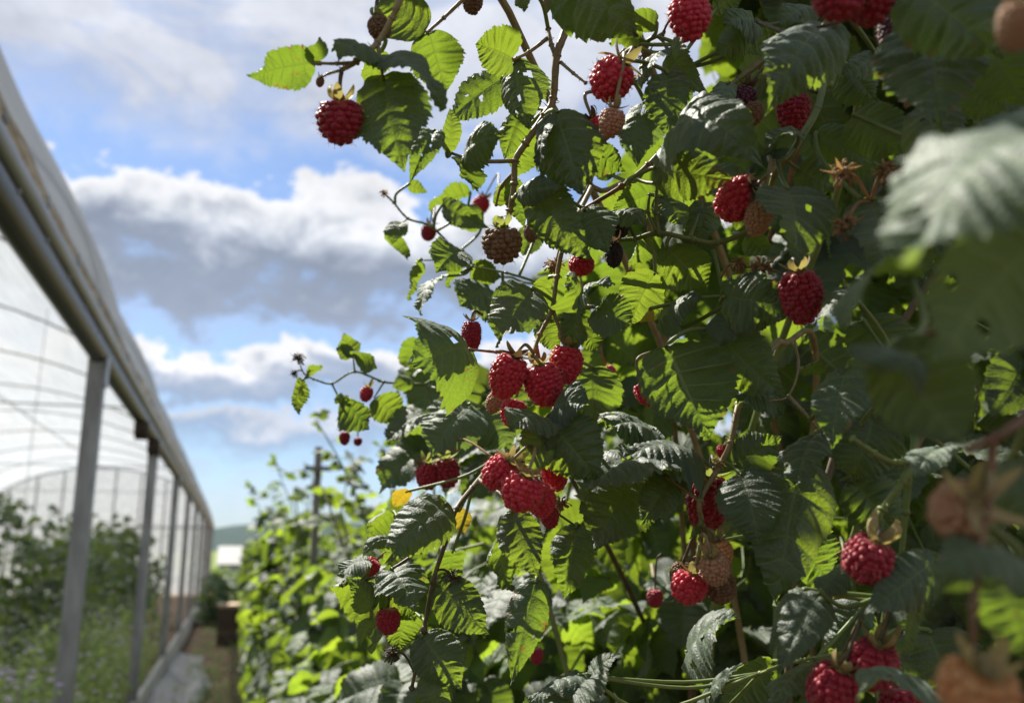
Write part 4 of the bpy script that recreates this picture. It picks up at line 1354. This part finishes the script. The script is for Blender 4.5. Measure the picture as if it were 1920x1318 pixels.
def greenhouse():
    t = empty('polytunnel', (WX, 0, 0), 'long polytunnel with open side, grey metal posts and milky plastic roof left of the path', 'greenhouse')
    base = Vector((WX, 0, 0))

    def bl(mb, name, mat, par=None, kind=None, smooth=True):
        return mb.build(name, M[mat], par or t, base, smooth=smooth, kind=kind)
    # posts: open C profile, face plate and flange
    for y in YS:
        b = MB()
        h = EAVE - .05
        b.box((WX + .038, y, h / 2), (.006, .085, h))
        b.box((WX, y - .040, h / 2), (.07, .006, h))
        b.box((WX, y + .040, h / 2), (.07, .006, h))
        b.box((WX - .034, y - .030, h / 2), (.005, .016, h))
        p = bl(b, 'post', 'steel', smooth=False)
        bl(MB().box((WX + .047, y, EAVE - .13), (.010, .10, .16)), 'bracket', 'steel_dark', smooth=False).parent = p
    # eave rail: round tube over a dark channel, and a gutter lip
    b = MB()
    pts = [(WX + .045, y, EAVE + .022) for y in np.linspace(Y0, Y1, 60)]
    b.tube(pts, .032, 12)
    bl(b, 'eave_rail', 'steel_dark')
    b = MB()
    b.tube([(WX + .005, y, EAVE - .045) for y in np.linspace(Y0, Y1, 40)], .052, 16)
    bl(b, 'main_rail', 'rail_dark')
    # bolts along the rail and clips along the film
    for y in np.arange(1.4, 12, .42):
        bl(MB().tube([(WX + .046, y, EAVE - .03), (WX + .062, y, EAVE - .028)], [.010, .008], 8), 'bolt', 'steel')
    for y in np.arange(1.2, 14, .61):
        bl(MB().box((WX + .055, y, EAVE + .085), (.014, .045, .03)), 'film_clip', 'steel', smooth=False)
    # stained fold of film above the rail
    r = random.Random(4)
    rows = []
    for i, y in enumerate(np.linspace(Y0, Y1, 260)):
        k = .5 + .5 * math.sin(y * 3.1 + math.sin(y * 7)) * .6 + r.uniform(-.12, .12)
        rows.append([(WX + .040, y, EAVE + .050), (WX + .058 + .008 * k, y, EAVE + .078), (WX + .048 + .014 * k, y, EAVE + .112 + .010 * k),
                     (WX + .030 + .010 * k, y, EAVE + .142 + .018 * k), (WX + .004, y, EAVE + .160 + .02 * k)])
    b = MB()
    b.sheet(rows[::-1])
    bl(b, 'film_fold', 'film_stained')
    # roof film, one sheet over the hoops, a little slack between them
    ths = np.concatenate([np.linspace(.03, .5, 14), np.linspace(.58, math.pi - .03, 34)])
    rows = []
    for y in np.linspace(Y0, Y1, 170):
        u = (y - YS[0]) / 3.56
        sag = .030 * (1 - math.cos(2 * math.pi * u)) / 2
        row = []
        for th in ths:
            x, z = hoop(th)
            n = Vector((math.cos(th) / HOOP_A, 0, math.sin(th) / HOOP_B)).normalized()
            o = .03 - sag + .006 * math.sin(9 * th + y * 2.3)
            row.append((x + n.x * o, y, z + n.z * o))
        rows.append(row)
    b = MB()
    b.sheet(rows)
    bl(b, 'roof_film', 'film')
    for y in YS:
        b = MB()
        b.tube([(hoop(th)[0], y, hoop(th)[1]) for th in np.linspace(0, math.pi, 40)], .014, 8)
        bl(b, 'hoop', 'steel')
        if (YS.index(y) % 3) != 1:
            continue
        b = MB()
        b.tube([(hoop(.62)[0], y, hoop(.62)[1]), (hoop(math.pi - .62)[0], y, hoop(math.pi - .62)[1])], .014, 7)
        bl(b, 'tie_bar', 'steel')
    for th in (1.57,):
        x, z = hoop(th)
        bl(MB().tube([(x, Y0, z - .03), (x, Y1, z - .03)], .015, 7), 'purlin', 'steel')
    # the far side: post row, film wall
    fx = WX - 2 * HOOP_A
    b = MB()
    b.sheet([[(fx, y, .35), (fx, y, EAVE + .05)] for y in np.linspace(Y0, Y1, 30)])
    bl(b, 'side_film', 'film')
    for y in YS:
        bl(MB().box((fx + .05, y, EAVE / 2), (.06, .06, EAVE)), 'post', 'steel', smooth=False)
    # gable wall at the far end, framed panels and a door
    b = MB()
    rows = [[(hoop(th)[0], Y1 - .05, 0.02), (hoop(th)[0], Y1 - .05, hoop(th)[1] + .02)] for th in np.linspace(.02, math.pi - .02, 40)]
    b.sheet(rows)
    bl(b, 'gable_film', 'film')
    for x in np.linspace(WX - .9, fx + .9, 8):
        th = math.acos((x - WX + HOOP_A) / HOOP_A)
        bl(MB().box((x, Y1 - .10, hoop(th)[1] / 2), (.06, .05, hoop(th)[1] - .06)), 'gable_stud', 'steel', smooth=False)
    bl(MB().box((WX - HOOP_A, Y1 - .14, EAVE), (HOOP_A * 1.96, .05, .07)), 'gable_rail', 'steel', smooth=False)
    # hanging strings for the crop, along two rows
    for x0 in (-2.3, -4.2):
        for k in range(5):
            y = 4.2 + 1.7 * k
            th = math.acos((x0 - WX + HOOP_A) / HOOP_A)
            z = hoop(th)[1]
            x = x0 + r.uniform(-.2, .2)
            bl(MB().tube(spline([(x, y, z), (x + r.uniform(-.1, .1), y + .1, 1.9), (x + r.uniform(-.2, .2), y + .2, .9)], 5), .004, 4), 'string', 'twine')
    # winch lumps under the eave
    for y in (YS[1] + 2.2, YS[2] - .25):
        bl(MB().box((WX + .02, y, EAVE - .13), (.09, .12, .10)).tube([(WX - .02, y, EAVE - .16), (WX + .07, y, EAVE - .16)], .05, 9), 'winch', 'wood_dark')
    # loose white skirt of sheeting along the foot of the open side, folded outwards
    ys = np.linspace(1.6, 14.5, 90)
    rows = []
    for y in ys:
        u = (y - 1.6) / 12.9
        top = .30 - .20 * u
        wob = .03 * math.sin(y * 2.6) + .015 * math.sin(y * 7.7)
        out_ = .40 + .04 * math.sin(y * 1.7)
        rows.append([(WX + .06, y, top + wob * .6), (WX + .10, y, top * .92 + wob * .5), (WX + .10 + (out_ - .1) * .35, y, top * .62 + wob),
                     (WX + .10 + (out_ - .1) * .75, y, top * .25 + wob * .6 + .02), (WX + .06 + out_, y, .03 + .01 * math.sin(y * 9))])
    b = MB()
    b.sheet(rows[::-1])
    bl(b, 'skirt_sheet', 'skirt')
    # crumpled end of the sheeting
    rows = []
    for i in range(21):
        th = 2 * math.pi * i / 20
        row = []
        for j in range(16):
            u = j / 15
            k = math.sin(math.pi * min(1, max(0, .04 + .92 * u))) ** .6
            row.append((WX + .40 + .10 * u + (.085 + .03 * math.sin(3 * th + j * .8) + .012 * math.sin(7 * th + j * 2.1)) * math.cos(th) * k, 9.6 + 1.9 * u + .08 * math.sin(th * 2),
                        .07 + .02 * math.sin(j * 1.3) + (.075 + .025 * math.cos(2 * th + j) + .012 * math.sin(6 * th - j * 1.7)) * math.sin(th) * k))
        rows.append(row)
    b = MB()
    b.sheet(rows)
    bl(b, 'crumpled_sheet', 'skirt')
    b = MB().box((WX + .02, 14.2, .15), (.04, 27, .30))
    bl(b, 'base_board', 'skirt', smooth=False)


greenhouse()


# ------------------------------------------------------------------ bushes of the raspberry row
def inside(x, y, poly):
    c = False
    n = len(poly)
    for i in range(n):
        x1, y1 = poly[i]
        x2, y2 = poly[i - 1]
        if (y1 > y) != (y2 > y) and x < (x2 - x1) * (y - y1) / (y2 - y1) + x1:
            c = not c
    return c


# extent of the thick part of the row as it stands in the place (seen from the path)
ROW = [(1330, -200), (1300, 60), (1270, 200), (1210, 330), (1120, 420), (1010, 500), (900, 540), (830, 600), (800, 680), (765, 760), (720, 830),
       (650, 890), (570, 925), (500, 955), (470, 985), (455, 1020), (452, 1180), (470, 1500), (2600, 1500), (2600, -200)]


def row_ok(p, dmin=.66):
    q = pix(p)
    if q is None:
        return p.x > .30 or p.z < .9
    x, y, d = q
    if -150 < x < 2070 and -150 < y < 1468:
        lim = dmin
        if x < 1450 and y > 960:
            lim = .80
        if d < lim + .08 * rnd.random():
            return False
    elif d < .30 and x < 2300:
        return False
    return inside(x, y, ROW) or y < -150 and p.x > .22 and d > .45


def face_at(y, z):
    """how far from the path axis the leafy face of the row stands"""
    f = .125 + .125 * max(0.0, min(1.0, (3.2 - y) / 2.0))
    return f + .05 * math.sin(y * 1.9 + z * 2.1) + .12 * max(0, z - 1.5) + .03 * math.sin(y * 5.3 + 1)


def row_sample(y0, y1, r, depth=.75):
    for _ in range(600):
        y = r.uniform(y0, y1)
        top = 2.25 if y < 1.15 else (1.58 if y < 3 else 1.60) + .08 * math.sin(y * 2.3) - .25 * r.random() ** 2
        z = r.uniform(.05, top)
        x = face_at(y, z) + (r.random() ** 1.4) * depth
        if y < 1.15:
            z = 2.30 - (r.random() ** 1.35) * 2.05
            x = face_at(y, min(z, 1.5)) + r.random() * 1.25
        p = Vector((x, y, z))
        if .92 < y < 1.9 and z > 1.28 and p.x < .38 and r.random() < .62:
            continue
        if y > 1.2 and r.random() < .10:
            p.x -= r.uniform(.02, .12)
        if shades(p, .055 if p.z > 1.75 else .075):
            continue
        if row_ok(p):
            return p
    return None


LEAFV = {'big': [mesh_np('leaf', *(lambda c: (c[0], [c[1]], [M['leaf'], M['stem_green']], c[2], c[3], c[4]))(compound(.088, 42, 4, 60 + i, 3))) for i in range(7)],
         'mid': [mesh_np('leaf', *(lambda c: (c[0], [c[1]], [M['leaf_sunlit' if i % 3 == 1 else 'leaf'], M['stem_green']], c[2], c[3], c[4]))(compound(.074, 42, 4, 40 + i, 5 if i % 3 == 0 else 3))) for i in range(9)]}
LOWV = [compound(.080, 14, 2, 80 + i, 3, 3) for i in range(6)]
FARV = [compound(.085, 7, 1, 120 + i, 3, 3) for i in range(6)]


def leaf_frame(p, r, stemx, droop=.35):
    """leaf stands away from its cane, blade up, tip drooping"""
    out = Vector((p.x - stemx[0], p.y - stemx[1], 0))
    if out.length < .02:
        out = Vector((-1, 0, 0))
    out = (out.normalized() + Vector((r.gauss(-.25, .55), r.gauss(-.15, .55), r.uniform(-1.0, .35) if r.random() < .58 else r.uniform(-2.2, -.8)))).normalized()
    up = Vector((r.gauss(0, .38), r.gauss(-.08, .36), 1.0)) + out * .3
    return basis(out, up)


def stuff_foliage(name, parent, base, variants, items, mats):
    Vs, Qs, U1, U2, MI = [], [], [], [], []
    n = 0
    for vi, p, B, s in items:
        V, q, u1, u2, mi = variants[vi]
        Vs.append((V * s) @ np.array(B).T + np.array(p - base))
        Qs.append(q + n)
        U1.append(u1)
        U2.append(u2)
        MI.append(mi)
        n += len(V)
    me = mesh_np(name, np.concatenate(Vs), [np.concatenate(Qs)], mats, np.concatenate(U1), np.concatenate(U2), np.concatenate(MI))
    o = bpy.data.objects.new(name, me)
    link(o, parent)
    o['kind'] = 'stuff'
    return o


BUSHES = [
    # y centre, y half, leaves as parts, rest, label
    (.80, .36, 300, 1150, 'dense dark raspberry bush right behind the hanging berry clusters'),
    (1.42, .32, 300, 340, 'sunlit raspberry bush seen below the hanging dark leaves at the bottom'),
    (2.05, .34, 300, 300, 'bright raspberry bush with glinting leaves left of the dark hanging leaves'),
    (2.80, .42, 260, 320, 'blurred raspberry bush with tall shoots beside the trellis post'),
    (3.75, .55, 180, 400, 'blurred raspberry bush just past the trellis post'),
    (4.95, .70, 150, 480, 'pale blurred raspberry bush in the middle of the receding row'),
    (6.50, .90, 110, 560, 'small far raspberry bush whose shoots stand against the low clouds'),
    (8.60, 1.2, 60, 950, 'small far raspberry bush beside the wooden box'),
    (11.5, 1.7, 30, 1100, 'far raspberry bush beyond the wooden box, near the end of the row'),
    (15.6, 2.5, 0, 1200, 'last raspberry bush at the far end of the row under the hill'),
]


def bush(y, hy, nparts, nrest, label, k):
    r = random.Random(700 + k)
    base = Vector((.46, y, 0))
    t = empty('raspberry_bush', base, label, 'raspberry bush', 'raspberry bushes in the receding row')
    stems = []
    ns = 7
    for i in range(ns):
        sx, sy = .46 + r.uniform(-.14, .16), y + r.uniform(-hy, hy) * .9
        h = r.uniform(1.3, 1.6)
        lean = Vector((r.uniform(-.30, .12), r.uniform(-.2, .2), 0))
        pts = []
        for j in range(6):
            u = j / 5
            pts.append(Vector((sx, sy, 0)) + lean * u ** 2 + Vector((.02 * math.sin(7 * u + i), .02 * math.cos(6 * u), h * u)))
        while len(pts) > 2 and not row_ok(pts[-1]):
            pts.pop()
        stems.append((sx, sy))
        MB().tube(spline([p - base for p in pts], 4), [.005 * (1 - .6 * j / (4 * (len(pts) - 1))) for j in range(4 * (len(pts) - 1) + 1)], 6).build('cane', M['stem_tan' if i % 2 else 'stem_green'], t)
    items = []
    for i in range(nparts + nrest):
        p = row_sample(y - hy * 1.05, y + hy * 1.05, r)
        if p is None:
            continue
        s = min(stems, key=lambda q: (q[0] - p.x) ** 2 + (q[1] - p.y) ** 2)
        for _ in range(6):
            Bm, sz = leaf_frame(p, r, s), r.uniform(.65, 1.1)
            tip = p + Bm @ Vector((0, .12 * sz, 0))
            if y < 2 and shades(p + Bm @ Vector((0, .075 * sz, 0)), .085):
                continue
            if row_ok(tip) and tip.x > face_at(tip.y, tip.z) - .11:
                items.append((p, Bm, sz))
                break
    if k == 1:                               # the leafy flank that catches the sun below the hanging clusters
        for i in range(150):
            p = at(r.uniform(760, 1440), r.uniform(1010, 1360), r.uniform(.88, 1.3))
            s_ = min(stems, key=lambda q: (q[0] - p.x) ** 2 + (q[1] - p.y) ** 2)
            if p.x > .22 and not shades(p, .03):
                items.insert(0, (p, leaf_frame(p, r, s_), r.uniform(.7, 1.1)))
    # the ones nearest the path and the camera are parts of their own
    items.sort(key=lambda it: it[0].x + .35 * abs(it[0].z - 1.35))
    for p, Bm, s in items[:nparts]:
        o = bpy.data.objects.new('leaf', r.choice(LEAFV['big' if k == 0 else 'mid']))
        link(o, t)
        mx = Bm.to_4x4()
        mx.translation = p - base
        o.matrix_basis = mx @ Matrix.Scale(s, 4)
    rest = items[nparts:]
    if rest:
        V = LOWV if y < 4 else FARV
        stuff_foliage('foliage', t, base, V, [(r.randrange(len(V)), p, Bm, s) for p, Bm, s in rest], [M['leaf'], M['stem_green']])
    return t


ROOTS = [bush(*a, k) for k, a in enumerate(BUSHES)]


# the next row behind, glimpsed through gaps
def back_row(y, label, k):
    r = random.Random(900 + k)
    base = Vector((2.1, y, 0))
    t = empty('raspberry_bush', base, label, 'raspberry bush', 'raspberry bushes in the row behind')
    for i in range(5):
        q = Vector((r.uniform(-.2, .2), r.uniform(-.7, .7), 0))
        MB().tube([q, q + Vector((.05, .03, 1.0)), q + Vector((-.1, .1, 2.0))], [.006, .005, .003], 6).build('cane', M['stem_tan'], t)
    items = []
    for i in range(900):
        p = base + Vector((r.gauss(0, .28), r.uniform(-.95, .95), r.uniform(.1, 2.35)))
        items.append((r.randrange(6), p, leaf_frame(p, r, (2.1, p.y + r.gauss(0, .1))), r.uniform(.9, 1.4)))
    stuff_foliage('foliage', t, base, FARV, items, [M['leaf'], M['stem_green']])


for k_, (y_, l_) in enumerate([(1.0, 'shadowy raspberry bush of the row behind, seen through gaps at the right edge'),
                               (2.7, 'raspberry bush of the row behind, glimpsed beyond the right half of the hedge'),
                               (4.4, 'raspberry bush of the row behind, glimpsed past the middle of the hedge'),
                               (6.1, 'farthest raspberry bush of the row behind the hedge')]):
    back_row(y_, l_, k_)


# young shoots that stand up out of the row: parts of their bush
def shoot(bi, pts, n, size, seed):
    t = ROOTS[bi]
    r = random.Random(seed)
    W = [at(*p) for p in pts]
    sp = spline(W, 6)
    b0 = t.location
    foot = Vector((W[0].x + .12, W[0].y + .05, 1.0))
    full = spline([foot, W[0] + Vector((.03, .01, -.12)), W[0]], 5)[:-1] + sp
    o = MB().tube([p - b0 for p in full], [.0032 * (1 - .7 * i / (len(full) - 1)) for i in range(len(full))], 6).build('young_shoot', M['stem_green'], t)
    for k in range(n):
        u = (k + .6) / n
        p = sp[min(len(sp) - 1, int(u * len(sp)))]
        a = k * 2.4 + r.uniform(-.4, .4)
        d = Vector((math.cos(a), math.sin(a), r.uniform(.1, .8) + u * .5)).normalized()
        Bm = basis(d, Vector((0, 0, 1)) + Vector((r.gauss(0, .3), r.gauss(0, .3), 0)))
        l = bpy.data.objects.new('leaf', r.choice(LEAFV['mid']))
        link(l, o)
        mx = Bm.to_4x4()
        mx.translation = p - b0
        l.matrix_basis = mx @ Matrix.Scale(size * (1.1 - .6 * u) * r.uniform(.8, 1.2), 4)


shoot(2, [(690, 990, 1.75), (668, 930, 1.75), (635, 860, 1.72), (605, 808, 1.7), (590, 785, 1.7)], 9, .55, 1)
shoot(2, [(735, 900, 1.6), (745, 830, 1.6), (750, 770, 1.6)], 6, .6, 7)
shoot(3, [(560, 1010, 2.7), (548, 950, 2.7), (530, 905, 2.7), (520, 880, 2.7)], 8, .8, 2)
shoot(3, [(640, 960, 2.5), (650, 900, 2.5), (655, 865, 2.5)], 7, .9, 3)
shoot(4, [(505, 1010, 3.6), (490, 960, 3.6), (470, 915, 3.6)], 8, .9, 4)
shoot(4, [(575, 960, 3.4), (585, 905, 3.4), (580, 880, 3.4)], 7, .9, 5)
shoot(5, [(520, 985, 4.6), (512, 940, 4.6), (505, 915, 4.6)], 7, .9, 6)


# trellis post with a cross arm, standing in the row
def trellis():
    p = at(597, 850, 2.9)
    t = empty('trellis_post', (p.x, p.y, 0), 'dark wooden trellis post with cross arm standing above the blurred bushes', 'trellis post')
    MB().box((0, 0, (p.z + .02) / 2), (.022, .022, p.z + .02)).build('post', M['post_wood'], t, smooth=False)
    MB().box((0, -.026, p.z - .05), (.085, .016, .014)).build('cross_arm', M['post_wood'], t, smooth=False)


trellis()


# timber box by the path
def timber_box():
    t = empty('wooden_box', (.36, 16.5, 0), 'low dark wooden box with pale top board at the far end of the path', 'wooden box')
    for k in range(3):
        MB().box((0, -.4, .11 + .2 * k), (.95, .04, .19)).build('plank', M['wood_dark'], t, smooth=False)
        MB().box((-.45, 0, .11 + .2 * k), (.04, .72, .19)).build('plank', M['wood_dark'], t, smooth=False)
        MB().box((.45, 0, .11 + .2 * k), (.04, .72, .19)).build('plank', M['wood_dark'], t, smooth=False)
    MB().box((0, 0, .63), (.98, .85, .04)).build('top_board', M['wood_pale'], t, smooth=False)


timber_box()


# ------------------------------------------------------------------ crops in the polytunnel and plants beyond
def leafy(name, label, cat, group, base, size, n, ls, seed, mat='leaf_pale', stems=5):
    r = random.Random(seed)
    base = Vector(base)
    t = empty(name, base, label, cat, group)
    sx, sy, sz = size
    tops = []
    for i in range(stems):
        q = Vector((r.uniform(-.3, .3) * sx, r.uniform(-.3, .3) * sy, 0))
        e = Vector((q.x * 1.6, q.y * 1.6, sz * r.uniform(.75, 1.0)))
        MB().tube(spline([q, (q + e) * .5 + Vector((r.uniform(-.05, .05), r.uniform(-.05, .05), 0)), e], 4), [.014 * (1 - .08 * j) for j in range(9)], 5).build('stem', M['stem_green'], t)
        tops.append(q)
    items = []
    cl = [(Vector((r.uniform(-.8, .8) * sx, r.uniform(-.8, .8) * sy, r.uniform(.1, .95) * sz)), r.uniform(.12, .3)) for _ in range(int(18 * (1 + sx * sy)))]
    for i in range(n):
        c, w = r.choice(cl)
        v = c + Vector((r.gauss(0, w), r.gauss(0, w), r.gauss(0, w)))
        k = 1 - .35 * max(0, v.z / sz - .6)
        if abs(v.x) > sx * k or abs(v.y) > sy * k or not .03 < v.z < sz * 1.08:
            continue
        d = Vector((r.gauss(0, 1), r.gauss(0, 1), r.uniform(-.8, .5)))
        items.append((r.randrange(6), base + v, basis(d, Vector((r.gauss(0, .5), r.gauss(0, .5), 1))), ls * r.uniform(.7, 1.3)))
    stuff_foliage('foliage', t, base, FARV, items, [M[mat], M['stem_green']])
    return t


# tall crop row in the middle of the tunnel
leafy('crop_plant', 'tall dark leafy crop plant inside the tunnel, left of the nearest post', 'crop plant', 'tall crop in the tunnel', (-3.1, 6.2, 0), (.8, .95, 1.78), 900, 1.25, 31)
leafy('crop_plant', 'tall dark leafy crop plant inside the tunnel between the first two posts', 'crop plant', 'tall crop in the tunnel', (-2.6, 8.3, 0), (.75, 1.0, 1.95), 1000, 1.25, 32)
leafy('crop_plant', 'tall dark crop plant seen right of the second tunnel post', 'crop plant', 'tall crop in the tunnel', (-2.3, 10.9, 0), (.75, 1.3, 2.0), 1000, 1.25, 33)
leafy('crop_plant', 'leafy crop plant cut by the left edge, far inside the tunnel', 'crop plant', 'tall crop in the tunnel', (-4.6, 7.2, 0), (1.0, 1.1, 1.72), 1000, 1.3, 34)
leafy('crop_plant', 'far crop plant in the tunnel behind the third post', 'crop plant', 'tall crop in the tunnel', (-2.2, 14.5, 0), (.8, 1.9, 1.95), 1000, 1.4, 35)
leafy('crop_plant', 'farthest crop plant in the tunnel between the crowded posts', 'crop plant', 'tall crop in the tunnel', (-2.1, 20.0, 0), (.9, 3.0, 1.95), 1000, 1.7, 36)
leafy('crop_plant', 'bright green broad leafed plant low at the left edge inside the tunnel', 'crop plant', None, (-2.35, 4.35, 0), (.55, .6, 1.25), 520, 1.5, 37, 'leaf_pale')
leafy('crop_plant', 'dark leafy plant far back at the left edge of the tunnel', 'crop plant', 'tall crop in the tunnel', (-6.2, 10.0, 0), (1.1, 2.6, 1.85), 1000, 1.6, 38)


# flowering weeds along the open side: nobody could count them
def weeds(name, x0, x1, y0, y1, n, hmax, seed, flowers=0.0, leafsz=.055):
    r = random.Random(seed)
    V, Q, MI = [], [], []
    nv_ = 0

    def quad(p, ax, sd, L, w, m):
        nonlocal nv_
        a, e = p, p + ax * L
        mid = p + ax * L * .5 + Vector((0, 0, L * .12))
        V.extend([a - sd * w * .15, a + sd * w * .15, mid + sd * w * .5, mid - sd * w * .5, e + sd * w * .08, e - sd * w * .08])
        Q.extend([(nv_, nv_ + 1, nv_ + 2, nv_ + 3), (nv_ + 3, nv_ + 2, nv_ + 4, nv_ + 5)])
        MI.extend([m, m])
        nv_ += 6
    for i in range(n):
        x, y = r.uniform(x0, x1), y0 + (y1 - y0) * r.random() ** 1.5
        h = hmax * r.uniform(.35, 1.0)
        top = Vector((x + r.gauss(0, .08), y + r.gauss(0, .08), h))
        bot = Vector((x, y, 0))
        ax = (top - bot)
        quad(bot, ax.normalized(), Vector((r.gauss(0, 1), r.gauss(0, 1), 0)).normalized(), ax.length, .006, 0)
        for k in range(11):
            u = r.uniform(.12, 1)
            d = Vector((r.gauss(0, 1), r.gauss(0, 1), r.uniform(-.3, .7))).normalized()
            s = d.cross(Vector((r.gauss(0, .3), r.gauss(0, .3), 1))).normalized()
            L = leafsz * r.uniform(.6, 1.5)
            quad(bot.lerp(top, u), d, s, L, L * r.uniform(.3, .6), 0)
        if r.random() < flowers:
            for k in range(7):
                a = 6.28 * k / 7
                d = Vector((math.cos(a), math.sin(a), .6)).normalized()
                quad(top, d, d.cross(Vector((0, 0, 1))).normalized(), .024, .017, 1)
    me = mesh_np(name, np.array([tuple(v) for v in V]), [np.array(Q)], [M['grass'], M['flower']], mi=MI, smooth=False)
    o = bpy.data.objects.new(name, me)
    link(o)
    return meta(o, kind='stuff')


meta(weeds('flowering_weeds', -3.0, -.76, 2.4, 13, 3000, 1.0, 51, .6), 'tangle of grey green weeds with pale mauve flowers inside the open tunnel side', 'weeds')
meta(weeds('undergrowth', -8, -3.0, 2.5, 24, 2200, .8, 52, .05, .09), 'green undergrowth covering the floor of the tunnel', 'undergrowth')
meta(weeds('path_weeds', -.36, .55, 7.5, 30, 420, .14, 53, 0, .045), 'short weeds growing along the earth path', 'weeds')
leafy('shrub', 'small bright shrub at the end of the path in front of the field', 'shrub', None, (.15, 21.0, 0), (.7, .9, 1.0), 600, 1.6, 61, 'leaf_pale')
leafy('shrub', 'dark shrub past the end of the path, below the grey shed', 'shrub', None, (1.0, 34.0, -.1), (1.6, 1.6, .75), 600, 2.6, 62)


def far_hedge():
    t = None
    leafy('hedge', 'dark clipped hedge line crossing below the field', 'hedge', None, (1.0, 70.0, -1.0), (14, 1.4, 1.3), 2600, 5.0, 63)


far_hedge()
